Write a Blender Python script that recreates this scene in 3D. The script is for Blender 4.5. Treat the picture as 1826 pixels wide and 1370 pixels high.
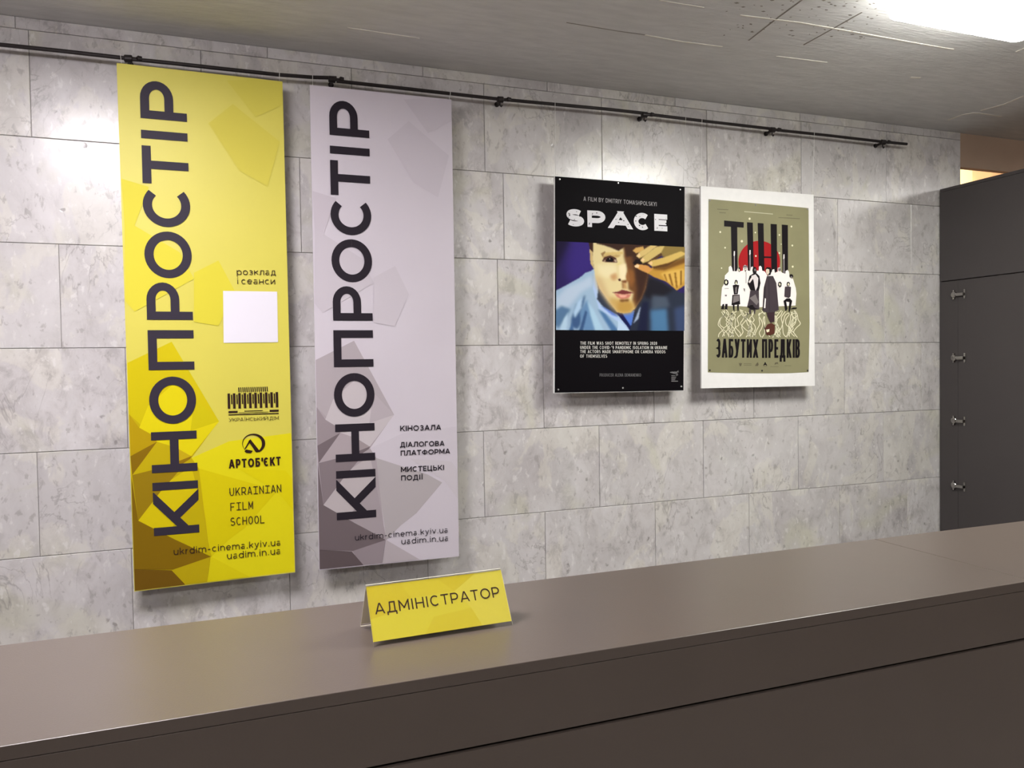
import bpy, bmesh, math, random
from mathutils import Vector, Matrix
from mathutils.geometry import tessellate_polygon
for _o in list(bpy.data.objects):
    bpy.data.objects.remove(_o)
SC = bpy.context.scene
COL = SC.collection

# ------------------------------------------------------------------ camera
FPX, IW, IH = 1375.0, 1826.0, 1370.0
YAW, PITCH, ROLL = -0.357334382, -0.0263275607, 0.0154542586
CAMZ = 1.61
CAM = Vector((0, 0, CAMZ))
ROT = (Matrix.Rotation(YAW, 3, 'Z') @ Matrix.Rotation(PITCH, 3, 'X') @ Matrix.Rotation(ROLL, 3, 'Y'))
cd = bpy.data.cameras.new('camera')
cd.sensor_fit = 'HORIZONTAL'
cd.sensor_width = 36.0
cd.lens = FPX / IW * 36.0
cd.clip_start = 0.02
cam = bpy.data.objects.new('camera', cd)
COL.objects.link(cam)
R_, F_, U_ = ROT @ Vector((1, 0, 0)), ROT @ Vector((0, 1, 0)), ROT @ Vector((0, 0, 1))
cam.matrix_world = Matrix(((R_.x, U_.x, -F_.x, 0), (R_.y, U_.y, -F_.y, 0), (R_.z, U_.z, -F_.z, CAMZ), (0, 0, 0, 1)))
SC.camera = cam

# ------------------------------------------------------------------ world, exposure
wd = bpy.data.worlds.new('world')
SC.world = wd
wd.use_nodes = True
wd.node_tree.nodes['Background'].inputs[0].default_value = (0.9, 0.92, 1.0, 1)
wd.node_tree.nodes['Background'].inputs[1].default_value = 0.05
SC.view_settings.view_transform = 'Standard'
SC.view_settings.look = 'None'
SC.view_settings.gamma = 1.0
SC.view_settings.use_curve_mapping = False
SC.view_settings.exposure = 0.14
RIM = 0.34               # their side rims glow less
LAMP_GAIN = 37.0          # radiance of the ceiling lamps' diffusers
# ceiling lamps: centre x, centre y, gain, tint
LAMPS = [(2.62, 1.84, 0.95, (1.0, 1.0, 0.94)),
         (-0.50, 1.84, 1.12, (1.0, 0.955, 1.0)),
         (5.20, 1.84, 0.35, (1.0, 0.98, 0.95)),
         (2.62, -0.75, 0.60, (1.0, 0.98, 0.97)),
         (-0.50, -0.75, 0.60, (1.0, 0.96, 0.98))]
LAMP_ROOM_BACK = 85.0     # warm lamp of the room beyond the opening

# ------------------------------------------------------------------ scene measures (metres)
YW = 3.375               # marble wall
ZC = CAMZ + 1.328        # ceiling
XE = 4.12                # right end of the marble wall
YB = 3.294                # plane of the hanging boards
HC = 0.56                # camera height above the counter top
ZK = CAMZ - HC           # counter top


def ray(px, py):
    return ROT @ Vector(((px - IW / 2) / FPX, 1.0, -(py - IH / 2) / FPX))


class Plane:
    """A flat real surface; at() gives the point of it seen at a photo pixel."""
    def __init__(self, o, n):
        self.o, self.n = Vector(o), Vector(n).normalized()

    def at(self, px, py, eps=0.0):
        d = ray(px, py)
        t = (self.o - CAM).dot(self.n) / d.dot(self.n)
        return CAM + d * t + self.n * eps


def lin(c):
    c = c / 255.0
    return c / 12.92 if c <= 0.04045 else ((c + 0.055) / 1.055) ** 2.4


def rgb(r, g, b):
    return (lin(r), lin(g), lin(b), 1.0)


# ------------------------------------------------------------------ materials
def mat(name, col, rough=0.6, metal=0.0, coat=0.0, bump=0.0, bscale=200.0, var=0.0, vscale=4.0, stretch=None, spec=0.5):
    m = bpy.data.materials.new(name)
    m.use_nodes = True
    nt = m.node_tree
    b = nt.nodes['Principled BSDF']
    b.inputs['Base Color'].default_value = col
    b.inputs['Roughness'].default_value = rough
    b.inputs['Metallic'].default_value = metal
    b.inputs['Coat Weight'].default_value = coat
    b.inputs['Coat Roughness'].default_value = 0.25
    b.inputs['Specular IOR Level'].default_value = spec
    if bump or var:
        tc = nt.nodes.new('ShaderNodeTexCoord')
        mp = nt.nodes.new('ShaderNodeMapping')
        nt.links.new(tc.outputs['Object'], mp.inputs[0])
        if stretch:
            mp.inputs['Scale'].default_value = stretch
    if var:
        nz = nt.nodes.new('ShaderNodeTexNoise')
        nz.inputs['Scale'].default_value = vscale
        nz.inputs['Detail'].default_value = 5
        nt.links.new(mp.outputs[0], nz.inputs['Vector'])
        rp = nt.nodes.new('ShaderNodeValToRGB')
        rp.color_ramp.elements[0].position = 0.3
        rp.color_ramp.elements[1].position = 0.7
        rp.color_ramp.elements[0].color = tuple(c * (1 - var) for c in col[:3]) + (1,)
        rp.color_ramp.elements[1].color = tuple(min(1, c * (1 + var)) for c in col[:3]) + (1,)
        nt.links.new(nz.outputs[0], rp.inputs[0])
        nt.links.new(rp.outputs[0], b.inputs['Base Color'])
    if bump:
        n2 = nt.nodes.new('ShaderNodeTexNoise')
        n2.inputs['Scale'].default_value = bscale
        n2.inputs['Detail'].default_value = 3
        nt.links.new(mp.outputs[0], n2.inputs['Vector'])
        bp = nt.nodes.new('ShaderNodeBump')
        bp.inputs['Strength'].default_value = bump
        bp.inputs['Distance'].default_value = 0.004
        nt.links.new(n2.outputs[0], bp.inputs['Height'])
        nt.links.new(bp.outputs[0], b.inputs['Normal'])
    return m


def emit(name, col, s):
    m = bpy.data.materials.new(name)
    m.use_nodes = True
    b = m.node_tree.nodes['Principled BSDF']
    b.inputs['Base Color'].default_value = (0.8, 0.8, 0.8, 1)
    b.inputs['Emission Color'].default_value = tuple(col) + (1,)
    b.inputs['Emission Strength'].default_value = s
    return m


def marble():
    m = bpy.data.materials.new('marble_tiles')
    m.use_nodes = True
    nt = m.node_tree
    N, L = nt.nodes.new, nt.links.new
    b = nt.nodes['Principled BSDF']
    tc = N('ShaderNodeTexCoord')
    at = N('ShaderNodeVertexColor')
    at.layer_name = 'tile'
    sc = N('ShaderNodeVectorMath'); sc.operation = 'SCALE'; sc.inputs['Scale'].default_value = 40.0
    L(at.outputs[0], sc.inputs[0])
    ad = N('ShaderNodeVectorMath'); ad.operation = 'ADD'
    L(tc.outputs['Object'], ad.inputs[0]); L(sc.outputs[0], ad.inputs[1])

    def noise(scale, detail, dist=0.0, stretch=(1, 1, 1), rough=0.55):
        mp = N('ShaderNodeMapping'); mp.inputs['Scale'].default_value = stretch
        L(ad.outputs[0], mp.inputs[0])
        n = N('ShaderNodeTexNoise')
        n.inputs['Scale'].default_value = scale; n.inputs['Detail'].default_value = detail
        n.inputs['Distortion'].default_value = dist; n.inputs['Roughness'].default_value = rough
        L(mp.outputs[0], n.inputs['Vector'])
        return n.outputs[0]

    def ramp(src, *st):
        r = N('ShaderNodeValToRGB')
        e = r.color_ramp.elements
        while len(e) < len(st):
            e.new(0.5)
        for k, (p, c) in enumerate(st):
            e[k].position = p; e[k].color = c
        L(src, r.inputs[0])
        return r.outputs[0]

    def mix(fac, a, c, mode='MIX'):
        x = N('ShaderNodeMix'); x.data_type = 'RGBA'; x.blend_type = mode
        if isinstance(fac, float):
            x.inputs[0].default_value = fac
        else:
            L(fac, x.inputs[0])
        for s, i in ((a, 6), (c, 7)):
            if isinstance(s, tuple):
                x.inputs[i].default_value = s
            else:
                L(s, x.inputs[i])
        return x.outputs[2]
    W1, K1 = (1, 1, 1, 1), (0, 0, 0, 1)
    base = ramp(noise(3.4, 6, 0.4, (1, 1, 0.7)), (0.30, rgb(192, 187, 187)), (0.52, rgb(209, 205, 204)), (0.72, rgb(219, 215, 215)))
    # clasts: large soft pale and yellowish-green patches with an edge
    patch = ramp(noise(5.0, 4, 0.7, (1, 1, 0.75), 0.55), (0.53, K1), (0.575, W1))
    base = mix(patch, base, mix(0.42, base, rgb(228, 224, 212)))
    sepg = N('ShaderNodeSeparateColor'); L(at.outputs[0], sepg.inputs[0])
    busy = ramp(sepg.outputs[1], (0.0, (0.14, 0.14, 0.14, 1)), (1.0, (0.46, 0.46, 0.46, 1)))
    green = ramp(noise(2.6, 2, 1.0), (0.58, K1), (0.72, (0.6, 0.6, 0.6, 1)))
    base = mix(green, base, rgb(205, 203, 184))
    fine = ramp(noise(15.0, 7, 0.5, (1, 1, 0.7), 0.7), (0.36, rgb(168, 162, 158)), (0.47, rgb(236, 233, 231)), (0.60, W1))
    base = mix(busy, base, fine, 'MULTIPLY')
    fl = noise(34.0, 4, 0.3, (1, 1, 0.55), 0.6)
    base = mix(ramp(fl, (0.60, K1), (0.68, (0.55, 0.55, 0.55, 1))), base, rgb(232, 229, 226))
    base = mix(ramp(fl, (0.33, (0.5, 0.5, 0.5, 1)), (0.40, K1)), base, rgb(158, 152, 148))
    # pits and short dark flecks
    v = N('ShaderNodeTexVoronoi'); v.inputs['Scale'].default_value = 17.0
    mp = N('ShaderNodeMapping'); mp.inputs['Scale'].default_value = (1.0, 1.0, 0.75)
    mp.inputs['Rotation'].default_value = (0, 0.5, 0)
    dn = N('ShaderNodeTexNoise'); dn.inputs['Scale'].default_value = 45.0; dn.inputs['Detail'].default_value = 2
    L(ad.outputs[0], dn.inputs['Vector'])
    dsc = N('ShaderNodeVectorMath'); dsc.operation = 'SCALE'; dsc.inputs['Scale'].default_value = 0.03
    L(dn.outputs['Color'], dsc.inputs[0])
    dad = N('ShaderNodeVectorMath'); dad.operation = 'ADD'
    L(ad.outputs[0], dad.inputs[0]); L(dsc.outputs[0], dad.inputs[1])
    L(dad.outputs[0], mp.inputs[0]); L(mp.outputs[0], v.inputs['Vector'])
    pit = ramp(v.outputs['Distance'], (0.06, W1), (0.15, K1))
    gate = ramp(noise(3.7, 2), (0.47, K1), (0.60, W1))
    pm = N('ShaderNodeMath'); pm.operation = 'MULTIPLY'
    L(pit, pm.inputs[0]); L(gate, pm.inputs[1])
    pm2 = N('ShaderNodeMath'); pm2.operation = 'MULTIPLY'; pm2.inputs[1].default_value = 0.6
    L(pm.outputs[0], pm2.inputs[0])
    base = mix(pm2.outputs[0], base, rgb(128, 122, 118))
    # thin veins
    vn = noise(2.3, 5, 3.0, (1.3, 1, 0.7))
    vein = ramp(vn, (0.485, K1), (0.5, W1), (0.515, K1))
    vg = N('ShaderNodeMath'); vg.operation = 'MULTIPLY'
    L(vein, vg.inputs[0]); L(ramp(noise(3.0, 1), (0.52, K1), (0.62, (0.5, 0.5, 0.5, 1))), vg.inputs[1])
    base = mix(vg.outputs[0], base, rgb(140, 134, 130))
    # each slab's own tone
    tone = ramp(at.outputs[0], (0.0, (0.92, 0.92, 0.915, 1)), (1.0, (1.0, 1.0, 1.0, 1)))
    base = mix(1.0, base, tone, 'MULTIPLY')
    L(base, b.inputs['Base Color'])
    b.inputs['Roughness'].default_value = 0.25
    b.inputs['Specular IOR Level'].default_value = 0.6
    bp = N('ShaderNodeBump'); bp.inputs['Strength'].default_value = 0.25; bp.inputs['Distance'].default_value = 0.003
    bp.invert = True
    L(pm.outputs[0], bp.inputs['Height']); L(bp.outputs[0], b.inputs['Normal'])
    return m


def acrylic():
    m = bpy.data.materials.new('clear_acrylic')
    m.use_nodes = True
    nt = m.node_tree
    for n in list(nt.nodes):
        nt.nodes.remove(n)
    out = nt.nodes.new('ShaderNodeOutputMaterial')
    mx = nt.nodes.new('ShaderNodeMixShader')
    tr = nt.nodes.new('ShaderNodeBsdfTransparent'); tr.inputs[0].default_value = (0.96, 0.96, 0.95, 1)
    gl = nt.nodes.new('ShaderNodeBsdfGlossy'); gl.inputs['Roughness'].default_value = 0.06
    mx.inputs[0].default_value = 0.06
    nt.links.new(tr.outputs[0], mx.inputs[1]); nt.links.new(gl.outputs[0], mx.inputs[2])
    nt.links.new(mx.outputs[0], out.inputs[0])
    return m


_pm = {}


def ink(r, g, b, rough=0.55, spec=0.15):
    """printed colour"""
    k = (int(r), int(g), int(b), rough)
    if k not in _pm:
        _pm[k] = mat('ink', rgb(r, g, b), rough, spec=spec)
    return _pm[k]


# ------------------------------------------------------------------ object helpers
def link(name, me, parent=None):
    o = bpy.data.objects.new(name, me)
    COL.objects.link(o)
    if parent is not None:
        o.parent = parent
        o.matrix_parent_inverse = parent.matrix_world.inverted()
    return o


def thing(name, loc, label, cat, group=None):
    o = bpy.data.objects.new(name, None)
    o.empty_display_size = 0.05
    COL.objects.link(o)
    o.location = loc
    o.matrix_world = Matrix.Translation(Vector(loc))
    o['label'] = label
    o['category'] = cat
    if group:
        o['group'] = group
    return o


class MB:
    def __init__(self):
        self.v, self.f, self.mi, self.mats = [], [], [], []

    def m(self, material):
        if material not in self.mats:
            self.mats.append(material)
        return self.mats.index(material)

    def face(self, pts, material):
        i = len(self.v)
        self.v += [tuple(p) for p in pts]
        self.f.append(tuple(range(i, i + len(pts))))
        self.mi.append(self.m(material))

    def poly(self, pts, material):
        """flat, possibly concave outline"""
        pts = [Vector(p) for p in pts]
        if len(pts) <= 4:
            return self.face(pts, material)
        i = len(self.v)
        self.v += [tuple(p) for p in pts]
        for t in tessellate_polygon([pts]):
            self.f.append(tuple(i + k for k in t))
            self.mi.append(self.m(material))

    def box(self, lo, hi, material):
        x0, y0, z0 = lo; x1, y1, z1 = hi
        i = len(self.v)
        self.v += [(x, y, z) for z in (z0, z1) for y in (y0, y1) for x in (x0, x1)]
        for q in ((0, 2, 3, 1), (4, 5, 7, 6), (0, 1, 5, 4), (2, 6, 7, 3), (0, 4, 6, 2), (1, 3, 7, 5)):
            self.f.append(tuple(i + k for k in q))
            self.mi.append(self.m(material))

    def slab(self, quad, back, material, edge=None, rear=None):
        """a board: front outline quad (any 4 points) pushed back by a vector"""
        q = [Vector(p) for p in quad]
        r = [p + Vector(back) for p in q]
        self.face(q, material)
        e = edge or material
        self.face(r[::-1], rear or e)
        n = len(q)
        for k in range(n):
            self.face((q[k], r[k], r[(k + 1) % n], q[(k + 1) % n]), e)

    def tube(self, pts, rad, material, n=10, caps=True):
        pts = [Vector(p) for p in pts]
        rads = rad if isinstance(rad, (list, tuple)) else [rad] * len(pts)
        rings = []
        for k, p in enumerate(pts):
            d = (pts[min(k + 1, len(pts) - 1)] - pts[max(k - 1, 0)]).normalized()
            a = d.orthogonal().normalized() if abs(d.z) > 0.9 else d.cross(Vector((0, 0, 1))).normalized()
            b = d.cross(a)
            i = len(self.v)
            for j in range(n):
                t = 2 * math.pi * j / n
                self.v.append(tuple(p + (a * math.cos(t) + b * math.sin(t)) * rads[k]))
            rings.append(i)
        mi = self.m(material)
        for k in range(len(rings) - 1):
            for j in range(n):
                self.f.append((rings[k] + j, rings[k] + (j + 1) % n, rings[k + 1] + (j + 1) % n, rings[k + 1] + j)); self.mi.append(mi)
        if caps:
            self.f.append(tuple(rings[0] + j for j in range(n))[::-1]); self.mi.append(mi)
            self.f.append(tuple(rings[-1] + j for j in range(n))); self.mi.append(mi)

    def build(self, name, parent=None, bevel=0.0, smooth=False, solid=True, seg=2):
        me = bpy.data.meshes.new(name)
        me.from_pydata(self.v, [], self.f)
        for mm in self.mats:
            me.materials.append(mm)
        for p, k in zip(me.polygons, self.mi):
            p.material_index = k
        if solid:
            bm = bmesh.new(); bm.from_mesh(me)
            bmesh.ops.remove_doubles(bm, verts=bm.verts, dist=1e-6)
            bmesh.ops.recalc_face_normals(bm, faces=bm.faces)
            bm.to_mesh(me); bm.free()
        if smooth:
            for p in me.polygons:
                p.use_smooth = True
        o = link(name, me, parent)
        if bevel:
            bv = o.modifiers.new('bevel', 'BEVEL')
            bv.width = bevel; bv.segments = seg; bv.limit_method = 'ANGLE'
        return o


def struct(o):
    o['kind'] = 'structure'
    return o


# ------------------------------------------------------------------ lettering: a plain geometric stroke alphabet
def ar(cx, cy, rx, ry, a0, a1, n=18):
    return [(cx + rx * math.cos(math.radians(a0 + (a1 - a0) * k / n)), cy + ry * math.sin(math.radians(a0 + (a1 - a0) * k / n))) for k in range(n + 1)]


def bowl(x1, y0, y1, x0=0.0):
    """stem-to-stem bowl of Р, В, Б"""
    r = (y1 - y0) / 2
    rx = min(0.45, x1 - x0)
    return [(x0, y1), (x1 - rx, y1)] + ar(x1 - rx, (y0 + y1) / 2, rx, r, 90, -90, 14)[1:-1] + [(x1 - rx, y0), (x0, y0)]


E_, N_, O_ = 'E', 'N', 'O'         # extended ends, plain ends, closed
XH = 0.70
_O = (O_, ar(.5, .5, .5, .5, 0, 360, 40)[:-1])
_P = [(E_, [(0, 0), (0, 1)]), (N_, bowl(1, .36, 1))]
_C = [(N_, ar(.53, .5, .53, .5, 47, 313, 32))]
_I = [(E_, [(0, 0), (0, 1)])]
_K = [(E_, [(0, 0), (0, 1)]), ('T', [(0.05, .27), (.93, 1)]), ('T', [(.40, .56), (.97, 0)])]
_H = [(E_, [(0, 0), (0, 1)]), (E_, [(1, 0), (1, 1)]), (N_, [(0, .5), (1, .5)])]
_A = [(E_, [(0, 0), (.45, 1)]), (E_, [(.55, 1), (1, 0)]), (N_, [(.16, .27), (.84, .27)])]
_T = [(E_, [(0, 1), (1, 1)]), (E_, [(.5, 0), (.5, 1)])]
_E = [(E_, [(0, 0), (0, 1)]), (E_, [(0, 0), (.95, 0)]), (E_, [(0, 1), (.95, 1)]), (E_, [(0, .51), (.85, .51)])]
_B = [(E_, [(0, 0), (0, 1)]), (N_, bowl(.94, .52, 1)), (N_, bowl(1, 0, .52))]
_M = [(E_, [(0, 0), (0, 1)]), (E_, [(1, 0), (1, 1)]), (E_, [(0, 1), (.5, .25)]), (E_, [(.5, .25), (1, 1)])]
_S = [(N_, ar(.5, .75, .45, .25, 35, 250, 16) + ar(.5, .25, .5, .25, 90, -150, 18)[2:])]
_Y = [(E_, [(0, 1), (.52, .33)]), (E_, [(.1, -.02), (.2, 0), (.36, .06), (1, 1)])]
_oo = (O_, ar(.5, XH / 2, .5, XH / 2, 0, 360, 28)[:-1])
_u = [(E_, [(0, XH), (0, .3)] + ar(.5, .33, .5, .33, 180, 360, 14) + [(1, XH)]), (E_, [(1, XH), (1, 0)])]
_n = [(E_, [(0, 0), (0, XH)]), (E_, ar(.5, XH - .33, .5, .33, 180, 0, 14) + [(1, 0)])]
_a = [(E_, [(1, 0), (1, XH * .6)] + ar(.5, XH * .66, .5, XH * .34, 0, 112, 12)), (N_, [(1, .34), (.45, .34)] + ar(.40, .17, .40, .17, 90, 270, 12)[1:-1] + [(.45, 0), (.72, .02), (1, .14)])]
_e = [(N_, [(0.02, XH * .5), (1, XH * .5)] + ar(.5, XH / 2, .5, XH / 2, 0, 320, 26)[1:])]
GL = {
    'А': (.86, _A), 'A': (.86, _A), 'К': (.78, _K), 'K': (.78, _K), 'І': (.2, _I), 'I': (.2, _I), 'Н': (.80, _H), 'H': (.80, _H),
    'О': (.98, [_O]), 'O': (.98, [_O]), '0': (.7, [_O]), 'Р': (.74, _P), 'P': (.74, _P), 'С': (.84, _C), 'C': (.84, _C),
    'Т': (.74, _T), 'T': (.74, _T), 'Е': (.64, _E), 'E': (.64, _E), 'В': (.76, _B), 'B': (.76, _B), 'М': (.96, _M), 'M': (.96, _M),
    'S': (.7, _S), 'У': (.78, _Y), 'Х': (.8, [(E_, [(0, 0), (1, 1)]), (E_, [(0, 1), (1, 0)])]),
    'Y': (.78, [(E_, [(0, 1), (.5, .42)]), (E_, [(.5, .42), (1, 1)]), (E_, [(.5, .45), (.5, 0)])]),
    'П': (.80, [(E_, [(0, 0), (0, 1), (1, 1), (1, 0)])]),
    'Л': (.84, [(E_, [(-.04, 0), (.1, .02), (.2, .2), (.27, 1), (1, 1), (1, 0)])]),
    'Д': (.92, [(E_, [(0, -.24), (0, 0), (1, 0), (1, -.24)]), (N_, [(.16, 0), (.26, .3), (.3, 1), (.84, 1), (.84, 0)])]),
    'Б': (.74, [(E_, [(.92, 1), (0, 1), (0, 0)]), (N_, bowl(1, 0, .58))]),
    'Г': (.62, [(E_, [(0, 0), (0, 1), (.95, 1)])]), 'Ц': (.88, [(E_, [(0, 1), (0, 0), (1, 0), (1, -.24)]), (E_, [(.84, 1), (.84, 0)])]),
    'Ь': (.72, [(E_, [(0, 1), (0, 0)]), (N_, bowl(1, 0, .58))]), 'Ф': (1.0, [(E_, [(.5, 0), (.5, 1)]), (O_, ar(.5, .5, .5, .36, 0, 360, 30)[:-1])]),
    'З': (.68, [(N_, ar(.45, .75, .47, .25, 140, -90, 16) + ar(.45, .25, .53, .25, 90, -145, 16)[1:])]),
    'Є': (.80, [(N_, ar(.53, .5, .53, .5, 47, 313, 32)), (N_, [(0, .5), (.75, .5)])]),
    'И': (.82, [(E_, [(0, 0), (0, 1)]), (E_, [(1, 0), (1, 1)]), (E_, [(0, .03), (1, .97)])]),
    'Й': (.82, [(E_, [(0, 0), (0, 1)]), (E_, [(1, 0), (1, 1)]), (E_, [(0, .03), (1, .97)]), (N_, ar(.5, 1.34, .22, .1, 180, 360, 8))]),
    'Ї': (.3, [(E_, [(.5, 0), (.5, 1)]), (N_, [(0, 1.2), (0, 1.32)]), (N_, [(1, 1.2), (1, 1.32)])]),
    "'": (.16, [(E_, [(0, .72), (0, 1)])]), '.': (.2, [(N_, [(0, -.06), (0, .1)])]), '-': (.42, [(N_, [(0, .36), (1, .36)])]),
    'D': (.84, [(E_, [(0, 0), (0, 1)]), (N_, [(0, 1), (.45, 1)] + ar(.45, .5, .55, .5, 90, -90, 18)[1:-1] + [(.45, 0), (0, 0)])]),
    'F': (.62, [(E_, [(0, 0), (0, 1), (.95, 1)]), (N_, [(0, .48), (.85, .48)])]), 'L': (.6, [(E_, [(0, 1), (0, 0), (.95, 0)])]),
    'N': (.82, [(E_, [(0, 0), (0, 1)]), (E_, [(1, 0), (1, 1)]), (E_, [(0, .97), (1, .03)])]),
    'R': (.76, _P + [(E_, [(.5, .36), (1, 0)])]), 'U': (.80, [(E_, [(0, 1), (0, .45)] + ar(.5, .45, .5, .45, 180, 360, 16) + [(1, 1)])]),
    'V': (.84, [(E_, [(0, 1), (.5, 0)]), (E_, [(.5, 0), (1, 1)])]),
    'W': (1.2, [(E_, [(0, 1), (.25, 0)]), (E_, [(.25, 0), (.5, 1)]), (E_, [(.5, 1), (.75, 0)]), (E_, [(.75, 0), (1, 1)])]),
    'G': (.84, [(N_, ar(.53, .5, .53, .5, 47, 340, 32) + [(1, .45), (.6, .45)])]),
    '1': (.35, [(E_, [(.1, .85), (.9, 1), (.9, 0)])]), '2': (.66, [(N_, ar(.48, .7, .48, .3, 165, -30, 16) + [(0, 0)]), (E_, [(0, 0), (1, 0)])]),
    '9': (.7, [(O_, ar(.5, .68, .5, .32, 0, 360, 22)[:-1]), (N_, [(1, .68)] + ar(.45, .5, .55, .5, 0, -120, 14))]),
    # one-storey monospaced I
    'ı': (.5, [(E_, [(.5, 0), (.5, 1)]), (E_, [(0, 0), (1, 0)]), (E_, [(0, 1), (1, 1)])]),
    # lower case
    'а': (.55, _a), 'a': (.55, _a), 'е': (.6, _e), 'e': (.6, _e), 'с': (.55, [(N_, ar(.53, XH / 2, .53, XH / 2, 47, 313, 22))]), 'c': (.55, [(N_, ar(.53, XH / 2, .53, XH / 2, 47, 313, 22))]),
    'о': (.62, [_oo]), 'р': (.62, [(E_, [(0, -.28), (0, XH)]), _oo]), 'и': (.56, [(E_, [(0, 0), (0, XH)]), (E_, [(1, 0), (1, XH)]), (N_, [(0, .02), (1, XH)])]),
    'н': (.56, [(E_, [(0, 0), (0, XH)]), (E_, [(1, 0), (1, XH)]), (N_, [(0, .35), (1, .35)])]),
    'к': (.54, [(E_, [(0, 0), (0, XH)]), (N_, [(0, .32), (1, XH)]), (N_, [(.3, .45), (1.05, 0)])]),
    'л': (.58, [(E_, [(-.02, 0), (.15, .05), (.25, XH), (1, XH), (1, 0)])]),
    'д': (.64, [(E_, [(0, -.2), (0, 0), (1, 0), (1, -.2)]), (N_, [(.15, 0), (.3, XH), (.84, XH), (.84, 0)])]),
    'з': (.48, [(N_, ar(.45, .53, .47, .18, 140, -90, 12) + ar(.45, .18, .53, .18, 90, -145, 12)[1:])]),
    'і': (.16, [(E_, [(0, 0), (0, XH)]), (N_, [(0, .9), (0, 1.04)])]), 'i': (.16, [(E_, [(0, 0), (0, XH)]), (N_, [(0, .9), (0, 1.04)])]),
    'u': (.58, _u), 'n': (.58, _n), 'k': (.54, [(E_, [(0, 0), (0, 1)]), (N_, [(0, .28), (1, XH)]), (N_, [(.3, .45), (1.05, 0)])]),
    'm': (.96, [(E_, [(0, 0), (0, XH)]), (E_, ar(.25, XH - .25, .25, .25, 180, 0, 12) + [(.5, 0)]), (E_, ar(.75, XH - .25, .25, .25, 180, 0, 12) + [(1, 0)])]),
    'r': (.34, [(E_, [(0, 0), (0, XH)]), (N_, ar(.9, XH - .36, .9, .36, 180, 90, 8))]),
    'd': (.62, [(E_, [(1, 0), (1, 1)]), _oo]), 'v': (.56, [(E_, [(0, XH), (.5, 0)]), (E_, [(.5, 0), (1, XH)])]),
    'y': (.56, [(E_, [(0, XH), (.5, 0)]), (E_, [(.1, -.3), (.3, -.26), (1, XH)])]),
}


def clip_y(poly, y, keep_above):
    out = []
    for k in range(len(poly)):
        a, b = poly[k], poly[(k + 1) % len(poly)]
        ia = (a[1] >= y) if keep_above else (a[1] <= y)
        ib = (b[1] >= y) if keep_above else (b[1] <= y)
        if ia:
            out.append(a)
        if ia != ib:
            t = (y - a[1]) / (b[1] - a[1])
            out.append((a[0] + (b[0] - a[0]) * t, y))
    return out


def ribbon(pts, w, mode, H):
    """flat pieces of one pen stroke; slanted ends are cut level with the letter's top and bottom"""
    P = [Vector(p) for p in pts]
    closed = mode == O_
    n = len(P)
    cut_lo = cut_hi = None
    if mode in (E_, 'T'):
        for end in ((-1,) if mode == 'T' else (0, -1)):
            a = P[end]; b = P[1] if end == 0 else P[-2]
            d = (a - b).normalized()
            if min(abs(d.x), abs(d.y)) < 0.2:
                P[end] = a + d * w / 2
            else:
                P[end] = a + d * w * 1.2
                if d.y < 0:
                    cut_lo = a.y - w / 2
                else:
                    cut_hi = a.y + w / 2
    Ls, Rs = [], []
    for k in range(n):
        pa = P[(k - 1) % n] if (closed or k > 0) else None
        pb = P[(k + 1) % n] if (closed or k < n - 1) else None
        d0 = (P[k] - pa).normalized() if pa is not None else None
        d1 = (pb - P[k]).normalized() if pb is not None else None
        if d0 is None: d0 = d1
        if d1 is None: d1 = d0
        n0, n1 = Vector((-d0.y, d0.x)), Vector((-d1.y, d1.x))
        mv = n0 + n1
        if mv.length < 1e-4:
            mv = n0
        mv.normalize()
        s = min(1.0 / max(mv.dot(n0), 0.35), 2.5) * w / 2
        Ls.append(P[k] + mv * s); Rs.append(P[k] - mv * s)
    out = []
    for k in range(n if closed else n - 1):
        j = (k + 1) % n
        q = [tuple(Ls[k]), tuple(Ls[j]), tuple(Rs[j]), tuple(Rs[k])]
        if cut_lo is not None:
            q = clip_y(q, cut_lo, True)
        if cut_hi is not None and len(q) > 2:
            q = clip_y(q, cut_hi, False)
        if len(q) > 2:
            out.append(q)
    return out


def glyph(ch, W, H, w):
    out = []
    for mode, pts in GL[ch][1]:
        sk = [(w / 2 + u * (W - w), w / 2 + v * (H - w)) for u, v in pts]
        if len(set(p[0] for p in pts)) == 1 and GL[ch][0] <= .2:
            sk = [(W / 2, y) for _, y in sk]
        out += ribbon(sk, w, mode, H)
    return out


def write(mb, plane, text, p0, p1, hpx, weight, material, eps=0.0008, gap=0.16, space=0.36, mono=0.0):
    """text along photo pixels p0 -> p1 (baseline) of a plane; hpx is the cap height there"""
    a, b = plane.at(*p0, eps), plane.at(*p1, eps)
    d = (b - a); total = d.length; d.normalize()
    up = plane.n.cross(d)
    H = abs((plane.at(p0[0], p0[1] - hpx) - plane.at(*p0)).dot(up))
    place(mb, a, d, up, total, H, text, weight, material, gap, space, mono)


def place(mb, a, d, up, total, H, text, weight, material, gap=0.16, space=0.36, mono=0.0):
    wd_ = [(mono if mono else GL[c][0]) if c != ' ' else (mono + gap if mono else space) for c in text]
    g = [0 if (text[k] == ' ' or k + 1 >= len(text) or text[k + 1] == ' ') else gap for k in range(len(text))]
    s = total / (sum(wd_) + sum(g))
    w = weight * H
    x = 0.0
    for c, ww, gg in zip(text, wd_, g):
        if c != ' ':
            W = max(ww * s, w * 1.02)
            nn = d.cross(up)
            for k, q in enumerate(glyph(c, W, H, w)):
                o = a + nn * (.000012 * (k % 60))
                mb.face([o + d * (x + px) + up * py for px, py in q], material)
        x += (ww + gg) * s


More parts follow.
